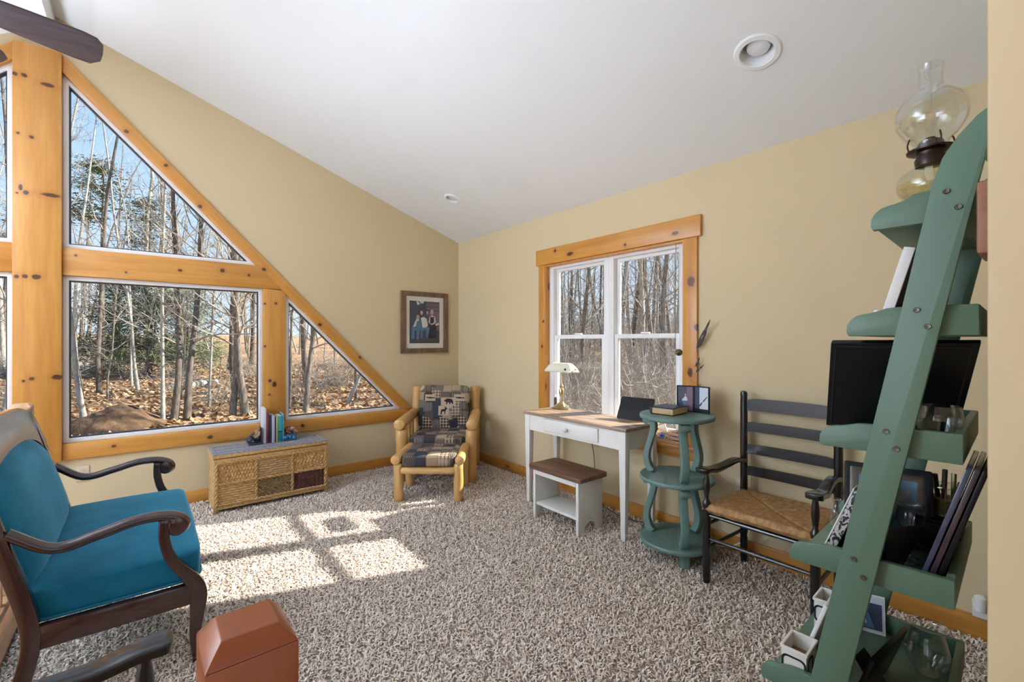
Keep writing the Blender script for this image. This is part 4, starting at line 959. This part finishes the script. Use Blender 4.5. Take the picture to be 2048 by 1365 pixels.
# third shelf: black flat panel, wine glass
t = on_shelf('flat_panel', 'wide black flat panel leaning on the third shelf behind the wine glass', 'panel', 2, .270, .302, 0)
pp = [(-.140, 0), (.140, 0), (.086, .306), (-.194, .306)]
pan = G().prism(pp, -.008, .008, 'z').build('casing', 'screen', t, rot=(R(55), 0, R(90)), loc=(0, 0, .006), bevel=.003)
G().ring(inset(pp, .010), inset(pp, .013), -.0095, -.0070, 'z').build('bezel_line', 'dark', pan)
t = on_shelf('wine_glass', 'stemless wine glass on the third shelf in front of the black panel', 'glass', 2, .115, .180)
shell([(.001, .002), (.013, .002), (.026, .020), (.037, .043), (.0430, .063), (.0445, .078), (.0405, .104)], name='bowl', m='clear', parent=t)
# fourth shelf
def zebra():
    m, n, l, b = new_mat('black and white scroll edge'); w = n.new('ShaderNodeTexNoise'); w.inputs['Scale'].default_value = 55; w.inputs['Distortion'].default_value = 2.5
    l.new(coords(n, l, (1, 1, .6)), w.inputs[0]); l.new(ramp(n, l, w.outputs[0], [(.49, (.012, .012, .012)), (.54, (.55, .55, .55))]), b.inputs['Base Color']); b.inputs['Roughness'].default_value = .35; return m
M['zebra'] = zebra()
t = on_shelf('scroll_frame', 'picture frame with black and white scrolled edge leaning on the fourth shelf', 'picture frame', 3, .065, .385)
o = G().box(0, .30, 0, .022, 0, .205).build('frame', 'zebra', t, rot=(R(21), 0, 0), bevel=.002)
G().box(-.001, .30, .022, .025, 0, .206).build('front_rim', 'paper', o); G().box(.012, .288, -.003, .001, .012, .193).build('backing', 'dark', o)
t = on_shelf('glass_bottle', 'little clear glass bottle at the front of the fourth shelf', 'bottle', 3, .33, .43)
shell([(.001, .001), (.016, .001), (.018, .02), (.018, .05), (.010, .065), (.008, .08), (.012, .084), (.012, .088)], name='body', parent=t)
t = on_shelf('blue_photo_frame', 'black-edged photo frame with a blue and pink picture on the fourth shelf', 'photo frame', 3, .31, .305)
fr = thing('tilted_frame', None, None, rot=(R(-14), 0, R(-80))); fr.parent = t
G().ring(rr_poly(-.10, .10, 0, .215, .006, 3), rr_poly(-.086, .086, .014, .201, .004, 3), -.012, .010, 'y').build('frame', 'dark', fr, bevel=.002)
G().ring(rr_poly(-.087, .087, .013, .202, .004, 3), rr_poly(-.066, .066, .034, .181, .004, 3), -.011, .004, 'y').build('silver_border', 'screw', fr, bevel=.002)
for nm, c in (('lblue', (.30, .52, .80)), ('pink', (.75, .42, .42)), ('mid', (.12, .25, .45))): M['ph_' + nm] = flat('photo ' + nm, c, .3)
photo(fr, [('lblue', rect(0, 1, 0, 1)), ('mid', [(0, 0), (.5, 0), (.7, .3), (.3, .45), (0, .35)]), ('sky', [(.3, .35), (.7, .5), (.9, .8), (.6, .75), (.4, .6)]), ('pink', el(.45, .72, .22, .2)), ('dk', [(.12, .5), (.26, .5), (.40, .82), (.30, .84), (.25, .70), (.18, .68)]), ('wht', [(.20, .58), (.26, .60), (.33, .76), (.28, .76)])], .135, .152, -.004, loc=(0, 0, .107))
G().box(-.086, .086, -.003, .009, .014, .201).build('backing', 'dark', fr)
G().prism([(.01, .165), (.085, .0), (.095, .0), (.02, .175)], -.028, .028, 'x').build('easel', 'dark', fr)
t = on_shelf('goblet', 'small flared glass goblet in the middle of the fourth shelf', 'glass', 3, .21, .242)
shell([(.001, .002), (.026, .002), (.022, .008), (.006, .018), (.006, .07), (.020, .088), (.030, .115), (.027, .138), (.031, .148)], name='goblet_body', m='clear', parent=t)
t = on_shelf('black_box', 'low black box at the back of the fourth shelf', 'box', 3, .40, .200)
G().box(-.085, .085, -.045, .045, 0, .085).build('body', 'screen', t, bevel=.003); G().box(-.087, .087, -.047, .047, .085, .092).build('lid', 'screen', t, bevel=.002)
t = thing('stick_jar', 'glass jar of brown sticks standing on the black box', 'jar', L2W(.40, .188, shelves[3][0] + .1055), LROT)
shell([(.001, .001), (.040, .001), (.042, .01), (.042, .075), (.043, .078)], name='jar', parent=t)
for k in range(7):
    a = k * .9; G().tube([(.015 * math.cos(a), .015 * math.sin(a), .004), (.028 * math.cos(a + .4), .028 * math.sin(a + .4), .075 + .018 * (k % 4))], .006, 7).build('stick', 'cord_b' if k % 2 else 'jar', t)
G().lathe([(.001, .003), (.038, .003), (.039, .045), (.001, .05)], 20).build('chips', flat('wood chips', (.22, .15, .05)), t)
M['plum'] = mat('plum frame', (.035, .018, .03), (.06, .035, .05), 10, .25, coat=.4); M['slate'] = mat('slate blue frame', (.035, .045, .10), (.07, .08, .15), 10, .25, coat=.4)
for k, (nm, mm) in enumerate((('slate blue frame standing front of the dark frames leaning on the fourth shelf', 'slate'), ('plum frame leaning in the middle of the dark frames on the fourth shelf', 'plum'), ('black frame hindmost of the dark frames on the fourth shelf', 'screen'))):
    t = on_shelf('leaning_frame', nm, 'picture frame', 3, .055, .205 - k * .013, 0, 'dark frames leaning on the fourth shelf')
    fr = thing('tilted_frame', None, None, rot=(R(16), 0, 0)); fr.parent = t
    G().ring(rr_poly(0, .22, 0, .315, .012, 3), rr_poly(.022, .198, .022, .293, .006, 3), 0, .010, 'y').build('frame', mm, fr, bevel=.003)
    G().box(.02, .20, .003, .007, .02, .295).build('backing', 'dark', fr)
t = on_shelf('easel_frame', 'black frame back with its easel leg on the fourth shelf', 'picture frame', 3, .075, .30, R(-30))
o = G().box(-.045, .10, 0, .010, 0, .135).build('frame_back', 'dark', t, rot=(R(24), 0, 0), bevel=.002)
G().prism([(0, .10), (-.06, 0), (-.052, 0), (.004, .11)], .01, .05, 'x').build('easel', 'dark', t)
# bottom shelf
def bin_(label, x, y, rz=0):
    t = on_shelf('storage_bin', label, 'bin', 4, x, y, rz, 'white bins on the bottom shelf')
    for q in ((-.045, .045, -.030, -.027), (-.045, .045, .027, .030), (-.045, -.042, -.027, .027), (.042, .045, -.027, .027)):
        G().box(*q, 0, .095).build('side', 'white', t)
    G().box(-.042, .042, -.027, .027, 0, .004).build('bottom', 'white', t)
    G().ring(rr_poly(-.049, .049, -.034, .034, .004, 3), rr_poly(-.043, .043, -.028, .028, .003, 3), .088, .096, 'z').build('rim', 'white', t, bevel=.001)
    G().box(-.041, .041, -.026, .026, .004, .055).build('contents', flat('brown packets', (.30, .15, .06)), t)
    G().ring(rr_poly(-.030, .012, .02, .075, .014, 4), rr_poly(-.025, .007, .025, .070, .011, 4), -.0312, -.0302, 'y').build('printed_handle', 'dark', t)
    G().ring(rr_poly(-.03, .03, .02, .075, .014, 4), rr_poly(-.025, .025, .025, .07, .011, 4), -.0462, -.0452, 'x').build('printed_handle', 'dark', t)
    return t
bin_('white printed bin at the front near corner of the bottom shelf', .085, .462)
bin_('white bin farther back beside the white booklet on the bottom shelf', .42, .472)
t = on_shelf('booklet', 'white booklet leaning on the bottom shelf between the bins', 'booklet', 4, .15, .470)
o = G().box(0, .15, 0, .012, 0, .20).build('cover', 'paper', t, rot=(R(18), 0, 0), bevel=.004)
t = on_shelf('black_frame_back', 'large black frame back leaning across the bottom shelf', 'picture frame', 4, .065, .335, R(-8))
o = G().box(0, .24, 0, .012, 0, .15).build('frame_back', 'screen', t, rot=(R(18), 0, 0), bevel=.002)
G().prism([(-.005, .11), (-.085, 0), (-.074, 0), (.005, .12)], .02, .085, 'x').build('easel', 'dark', t)
t = on_shelf('hurricane_glass', 'clear tulip-shaped hurricane glass on the bottom shelf', 'vase', 4, .37, .225)
shell([(.001, .002), (.024, .002), (.030, .010), (.046, .035), (.050, .058), (.043, .092), (.037, .115), (.039, .130), (.046, .138)], name='vase_body', m='clear', parent=t, th=.0025)
t = on_shelf('small_photo', 'small photograph of people at the back of the bottom shelf', 'photo', 4, .47, .385)
fr = thing('tilted_print', None, None, rot=(R(-12), 0, R(-75))); fr.parent = t
G().box(-.052, .052, 0, .004, 0, .115).build('backing', 'paper', fr)
photo(fr, [('sky', rect(0, 1, 0, 1)), ('bg', rect(.05, .95, .05, .8)), ('skin', el(.45, .62, .13, .1)), ('jean', [(.2, .1), (.3, .5), (.6, .5), (.75, .1)]), ('wht', [(.4, .2), (.5, .45), (.55, .2)])], .098, .105, -.0008, loc=(0, 0, .058))
# wooden plaque with sprigs on the partition
t = thing('wall_plaque', 'reddish wooden plaque with dark sprigs on the near partition', 'plaque', (1.19, PY, 1.51))
G().box(0, .13, .001, .033, 0, .135).build('board', 'reddish', t, bevel=.006)
for k in range(9):
    rr = random.Random(k); G().ball((.03 + .01 * k, .012 + .008 * rr.random(), .15 + .05 * rr.random()), .010, .006, .014, 6).build('leaf', 'needle', t, rot=(0, 0, 0))
G().tube([(.02, .015, .13), (.06, .015, .16), (.12, .018, .19)], .002, 6).build('stem', 'cord_b', t)

# ------------------------------------------------------------------ the woods outside
def gz(x, y):
    return -1.12 + .048 * max(0, y - 11) + .085 * max(0, x - .55 * y - 1.5) + .10 * math.sin(x * .5 + 1) * math.cos(y * .37) * min(1, max(0, y - 6) / 6 + .3)
g = G()
def gp(u, v): x = -45 + 120 * u; y = 4.9 + 75 * v ** 1.4; return (x, y, gz(x, y))
g.grid(gp, 120, 90)
g.grid(lambda u, v: (3.3 + 70 * u ** 1.4, -40 + 44.9 * v, gz(3.3 + 70 * u ** 1.4, 4.9) - .0), 40, 24)
g.grid(lambda u, v: (-45 + 48.3 * u, -40 + 44.9 * v, -2.95), 4, 4)
struct(g.build('ground', 'ground', smooth=60))

def branchy(rng, base, d, L, r, level, B, upbias):
    n = {0: 9, 1: 6, 2: 4, 3: 3}[level]; sides = {0: 9, 1: 5, 2: 4, 3: 3}[level]
    pts = [Vector(base)]; dd = Vector(d).normalized(); wob = {0: .055, 1: .20, 2: .26, 3: .30}[level]
    for i in range(n):
        dd = (dd + Vector((rng.gauss(0, wob), rng.gauss(0, wob), rng.gauss(0, wob * .6) + upbias * .07))).normalized()
        pts.append(pts[-1] + dd * (L / n))
    rad = [max(.0035, r * (1 - .80 * (i / n) ** 1.1)) for i in range(n + 1)]
    if level == 0: rad[0] *= 1.35
    B[level].append((pts, rad, sides))
    if level == 3: return
    cnt = {0: int(L * 1.9), 1: rng.randint(4, 7), 2: rng.randint(3, 5)}[level]
    for k in range(cnt):
        f_ = rng.uniform(.16, .98) if level == 0 else rng.uniform(.2, .97)
        i = min(n - 1, int(f_ * n)); p = pts[i].lerp(pts[i + 1], f_ * n - i)
        t_ = (pts[i + 1] - pts[i]).normalized(); a = rng.uniform(0, 2 * PI); s_ = t_.orthogonal().normalized(); s_ = (s_ * math.cos(a) + t_.cross(s_) * math.sin(a))
        ang = rng.uniform(.6, 1.25) if level == 0 else rng.uniform(.45, 1.0)
        nd = t_ * math.cos(ang) + s_ * math.sin(ang)
        nl = {0: rng.uniform(.10, .20) * L * (1.15 - f_ * .7), 1: L * rng.uniform(.3, .55), 2: L * rng.uniform(.35, .6)}[level]
        branchy(rng, p, nd, nl, rad[i] * rng.uniform(.28, .45) if level == 0 else rad[i] * rng.uniform(.4, .6), level + 1, B, 1.2)
def tree_proto(seed, H, r, lean=0):
    # a trunk, a full crown and a thin crown for trees farther off
    rng = random.Random(seed); B = {0: [], 1: [], 2: [], 3: []}
    branchy(rng, (0, 0, -.3), (lean, rng.gauss(0, .03), 1), H, r, 0, B, .12)
    tg = G(); [tg.tube(*q, cap=False) for q in B[0]]
    bg = G(); [bg.tube(p, r_, n_, cap=False) for lv in (1, 2, 3) for i_, (p, r_, n_) in enumerate(B[lv]) if lv < 3 or i_ % 2]
    sg = G(); [sg.tube(p, r_, 3, cap=False) for lv in (1, 2) for i_, (p, r_, n_) in enumerate(B[lv]) if i_ % 2]
    return tg.mesh('trunk', 'bark', recalc=False, smooth=80), bg.mesh('branches', 'twig', recalc=False, smooth=80), sg.mesh('branches', 'twig', recalc=False, smooth=80)
protos = [tree_proto(s, H, r, ln) for s, H, r, ln in ((1, 17, .115, 0), (2, 15, .085, .05), (3, 19, .135, .02), (4, 12, .055, -.04), (5, 11, .040, .06), (6, 18, .12, -.03), (8, 14, .07, .09))]
vary = []
for tm, bm_, sm_ in protos:
    vs = []
    for mm in ('bark', 'bark_p', 'bark_d'):
        c = tm.copy(); c.materials.clear(); c.materials.append(M[mm]); vs.append(c)
    vary.append((vs, bm_, sm_))
def plant(k, bark, x, y, sc, rz, label, group, tilt=(0, 0)):
    o = thing('bare_tree', label, 'tree', (x, y, gz(x, y)), group=group, rot=(tilt[0], tilt[1], rz)); o.scale = (sc, sc, sc)
    for nm, me in (('trunk', vary[k][0][bark]), ('branches', vary[k][1 if x * x + y * y < 480 else 2])):
        c = bpy.data.objects.new(nm, me); col.objects.link(c); c.parent = o
    return o
def at(u, v, z=-1.1):
    S_, C_ = math.sin(R(HEAD)), math.cos(R(HEAD)); a = (u - 1024) / 900; t_ = (1.35 - z) * 900 / (v - 682.5)
    return (S_ + C_ * a) * t_, (C_ - S_ * a) * t_
rng = random.Random(11)
near = [(3, 1, 168, 862, 1.15, 'pale slim tree leaning at the left of the big gable window', (0, R(-6))), (3, 1, 276, 806, 1.1, 'slim pale tree leaning in the left half of the big gable window', (0, R(-5))),
        (4, 1, 326, 866, 1.2, 'straight pale sapling standing right of the dirt mound', (0, 0)), (0, 2, 347, 862, .72, 'dark grey tree close beside the pale sapling', (0, 0)), (1, 2, 374, 860, .95, 'dark tree right of the dirt mound, second from the sapling', (0, R(2))),
        (0, 0, 464, 850, .70, 'grey tree near the right edge of the big gable window', (0, 0)), (5, 0, 494, 848, .80, 'thick brown tree at the right edge of the big gable window', (0, 0)), (4, 1, 418, 838, 1.0, 'thin pale sapling in the right half of the big gable window', (0, R(2))),
        (1, 0, 612, 838, .9, 'grey tree at the left of the small triangular window', (0, R(4))), (6, 1, 690, 822, .9, 'leaning tree in the middle of the small triangular window', (0, R(14))), (5, 2, 30, 800, .9, 'tall dark tree seen past the pine post at far left', (0, R(3))), (3, 1, 8, 850, 1.1, 'pale leaning tree at the far left edge of view', (0, R(10))),
        (5, 0, 1165, 790, .85, 'tree seen through the left pane of the double window', (0, R(6))), (2, 2, 1262, 770, .8, 'dark upright tree in the right pane of the double window', (0, 0)), (0, 0, 1345, 770, .9, 'leaning tree at the right side of the double window', (0, R(-10)))]
spots = []
for k, bk_, u, v, sc, lab, tl in near:
    x, y = at(u, v); spots.append((x, y)); plant(k, bk_, x, y, sc, rng.uniform(0, 6.28), lab, None, (0, 0)).rotation_euler = Euler((tl[0], tl[1], 0))
n_ = 0
while n_ < 235:
    dg = rng.uniform(-17, 33) if rng.random() < .56 else rng.uniform(41, 64)
    r_ = 15 + 45 * rng.random() ** .8; x, y = r_ * math.sin(R(dg)), r_ * math.cos(R(dg))
    if any((x - a) ** 2 + (y - b) ** 2 < .8 for a, b in spots): continue
    spots.append((x, y)); n_ += 1
    bk_ = rng.choice((0, 0, 0, 1, 2))
    lab = ('grey', 'pale', 'dark')[bk_] + ' leafless tree ' + ('in the near woods' if r_ < 24 else 'midway into the woods' if r_ < 40 else 'deep in the woods') + (' beyond the double window' if dg > 36 else ' beyond the small triangular window' if dg > 12.6 else ' beyond the big gable window' if dg > -6 else ' left of the gable post')
    plant(rng.choice((0, 1, 2, 3, 3, 4, 4, 5, 6)), bk_, x, y, rng.uniform(.75, 1.1), rng.uniform(0, 6.28), lab, 'bare trees in the woods', (rng.gauss(0, .03), rng.gauss(0, .03)))
# evergreens
def ever_proto(seed, H, r0, z0, clumps):
    rr = random.Random(seed); tg = G().tube([(0, 0, -.3), (.05, 0, H * .5), (0, .05, H)], [.13, .09, .02], 8); fg = G()
    for c in range(clumps):
        z = z0 + (H - z0) * rr.random(); a = rr.uniform(0, 6.28); q = r0 * (1 - .75 * (z - z0) / (H - z0)) * rr.uniform(.35, 1); cx, cy = q * math.cos(a), q * math.sin(a)
        tg.tube([(0, 0, z - .2), (cx, cy, z)], [.025, .008], 4, cap=False)
        for k in range(70):
            p = Vector((cx + rr.gauss(0, .35), cy + rr.gauss(0, .35), z + rr.gauss(0, .16))); d_ = Vector((rr.gauss(0, 1), rr.gauss(0, 1), rr.gauss(0, .6))).normalized(); w_ = d_.orthogonal().normalized() * .022
            fg.add([p - w_, p + w_, p + d_ * rr.uniform(.15, .30)], [(0, 1, 2)])
    return tg.mesh('trunk', 'bark_d', recalc=False), fg.mesh('foliage', 'needle', recalc=False, smooth=0)
ev = [ever_proto(1, 9.6, 1.3, 7.0, 26), ever_proto(2, 4.5, 2.0, .4, 75)]
for k, u, v, sc, lab in ((0, 205, 775, 1.0, 'pine with a tufted green crown in the upper gable window'), (0, 300, 765, .9, 'second green-topped pine right of the taller one'), (1, 235, 770, 1.0, 'bushy evergreen behind the logs, leftmost of three'), (1, 300, 768, 1.15, 'bushy evergreen in the middle behind the logs'), (1, 375, 765, .95, 'bushy evergreen behind the dark trees'), (0, 60, 760, .9, 'pine seen past the big gable post')):
    x, y = at(u, v, -.7); o = thing('evergreen_tree', lab, 'tree', (x, y, gz(x, y)), rng.uniform(0, 6)); o.scale = (sc,) * 3
    for nm, me in (('trunk', ev[k][0]), ('foliage', ev[k][1])): c = bpy.data.objects.new(nm, me); col.objects.link(c); c.parent = o
# brush outside the double window and in the understorey
def brush_proto(seed, n=38, H=2.2):
    rr = random.Random(seed); g = G()
    for k in range(n):
        a = rr.uniform(0, 6.28); p = Vector((rr.gauss(0, .35), rr.gauss(0, .35), -.1)); d_ = Vector((math.cos(a) * .6, math.sin(a) * .6, rr.uniform(.5, 1.3))); pts = [p]; L = rr.uniform(.5, 1) * H
        for i in range(6): d_ = d_ + Vector((rr.gauss(0, .18), rr.gauss(0, .18), -.10)); pts.append(pts[-1] + d_.normalized() * L / 6)
        r_ = rr.uniform(.004, .012); g.tube(pts, [r_ * (1 - .12 * i) for i in range(7)], 4, cap=False)
        for j in range(3):
            i = rr.randint(2, 5); e_ = Vector((rr.gauss(0, 1), rr.gauss(0, 1), rr.gauss(.2, .6))).normalized(); g.tube([pts[i], pts[i] + e_ * .3, pts[i] + e_ * .5 + Vector((0, 0, .1))], [.005, .004, .003], 3, cap=False)
    return g.mesh('brush_twigs', 'twig', recalc=False)
bps = [brush_proto(s) for s in (1, 2, 3)]
for i in range(150):
    if i >= 110:
        th = R(rng.uniform(41, 64)); r_ = rng.uniform(26, 50)
    elif i < 80:
        th = R(rng.uniform(42, 63)); r_ = rng.uniform(6.5, 24)
    else:
        th = R(rng.uniform(-20, 30)); r_ = rng.uniform(17, 34)
    x, y = r_ * math.sin(th), r_ * math.cos(th)
    o = bpy.data.objects.new('brush', bps[i % 3]); col.objects.link(o); o.location = (x, y, gz(x, y)); s_ = rng.uniform(.7, 1.25) * (2.2 if i >= 110 else 1); o.scale = (s_, s_, s_); o.rotation_euler = (0, 0, rng.uniform(0, 6.28))
    tag(o, ('near' if r_ < 14 else 'distant') + ' leafless brush tangle growing under the trees ' + ('beyond the double window' if i < 80 or i >= 110 else 'beyond the gable windows'), 'shrub', 'brush in the woods')
# dirt mound, fallen logs, leaves
x0, y0 = at(232, 872)
def mound(u, v):
    x = (u * 2 - 1); y = (v * 2 - 1); q = max(0, 1 - x * x - y * y * 1.0)
    h = .48 * q ** .8 * (1 + .25 * math.sin(x * 5 + 1) * math.cos(y * 4)) + .05 * math.sin(x * 17) * math.cos(y * 19) * q
    return (x * 1.25, y * .9, h - .05)
tag(G().grid(mound, 48, 40).build('dirt_mound', 'dirt', loc=(x0, y0, gz(x0, y0)), rot=(0, 0, R(-20))), 'mound of dug brown earth outside the big gable window', 'mound')
M['cut'] = mat('cut wood end', (.50, .34, .19), (.60, .44, .27), 12, .8)
for i, (u, v, L, r_, a, lab) in enumerate(((190, 772, 3.0, .16, 12, 'long pale fallen log left in the clearing'), (200, 780, 1.6, .14, -20, 'short sawn log in front of the long one'), (230, 778, 1.8, .15, 30, 'sawn log lying at an angle in the clearing'), (292, 782, 1.2, .13, 60, 'short sawn log right of the clearing'), (395, 800, 1.4, .15, 15, 'sawn log among the trees at right'), (430, 795, 1.2, .12, 40, 'small sawn log among the right-hand trees'), (20, 790, 2.4, .15, 10, 'fallen log seen at the far left'))):
    x, y = at(u, v); t = thing('fallen_log', lab, 'log', (x, y, gz(x, y) + r_), R(a + 40))
    G().tube([(-L / 2, 0, 0), (0, .04, .01), (L / 2, 0, 0)], [r_, r_ * .97, r_ * .92], 12, cap=False).build('bark', 'bark_p', t, smooth=60)
    for s_ in (-1, 1): G().lathe([(.001, 0), (r_ * .96, 0), (r_ * .96, .01)], 12).build('cut_end', 'cut', t, loc=(s_ * L / 2, 0, 0), rot=(0, PI / 2, 0))
nr = np.random.default_rng(5); N = 42000
th = nr.uniform(R(-32), R(64), N); rr_ = 6 + 26 * nr.random(N) ** .8; lx, ly = rr_ * np.sin(th), rr_ * np.cos(th)
keep = ly > 5.2; lx, ly = lx[keep], ly[keep]; N = len(lx)
lz_ = np.array([gz(a, b) for a, b in zip(lx, ly)]); sz = nr.uniform(.05, .11, N); aa = nr.uniform(0, 6.28, N)
V = np.zeros((N, 4, 3)); u1 = np.stack([np.cos(aa), np.sin(aa), nr.normal(0, .45, N)], 1) * sz[:, None]; u2 = np.stack([-np.sin(aa), np.cos(aa), nr.normal(0, .45, N)], 1) * (sz * .6)[:, None]
c = np.stack([lx, ly, lz_ + .04], 1); V[:, 0] = c - u1; V[:, 1] = c + u2; V[:, 2] = c + u1; V[:, 3] = c - u2
me = bpy.data.meshes.new('leaf_litter'); me.from_pydata(V.reshape(-1, 3).tolist(), [], np.arange(N * 4).reshape(-1, 4).tolist()); me.materials.append(M['leaf'])
o = bpy.data.objects.new('leaf_litter', me); col.objects.link(o); tag(o, 'brown fallen leaves covering the forest floor', 'leaves', kind='stuff')
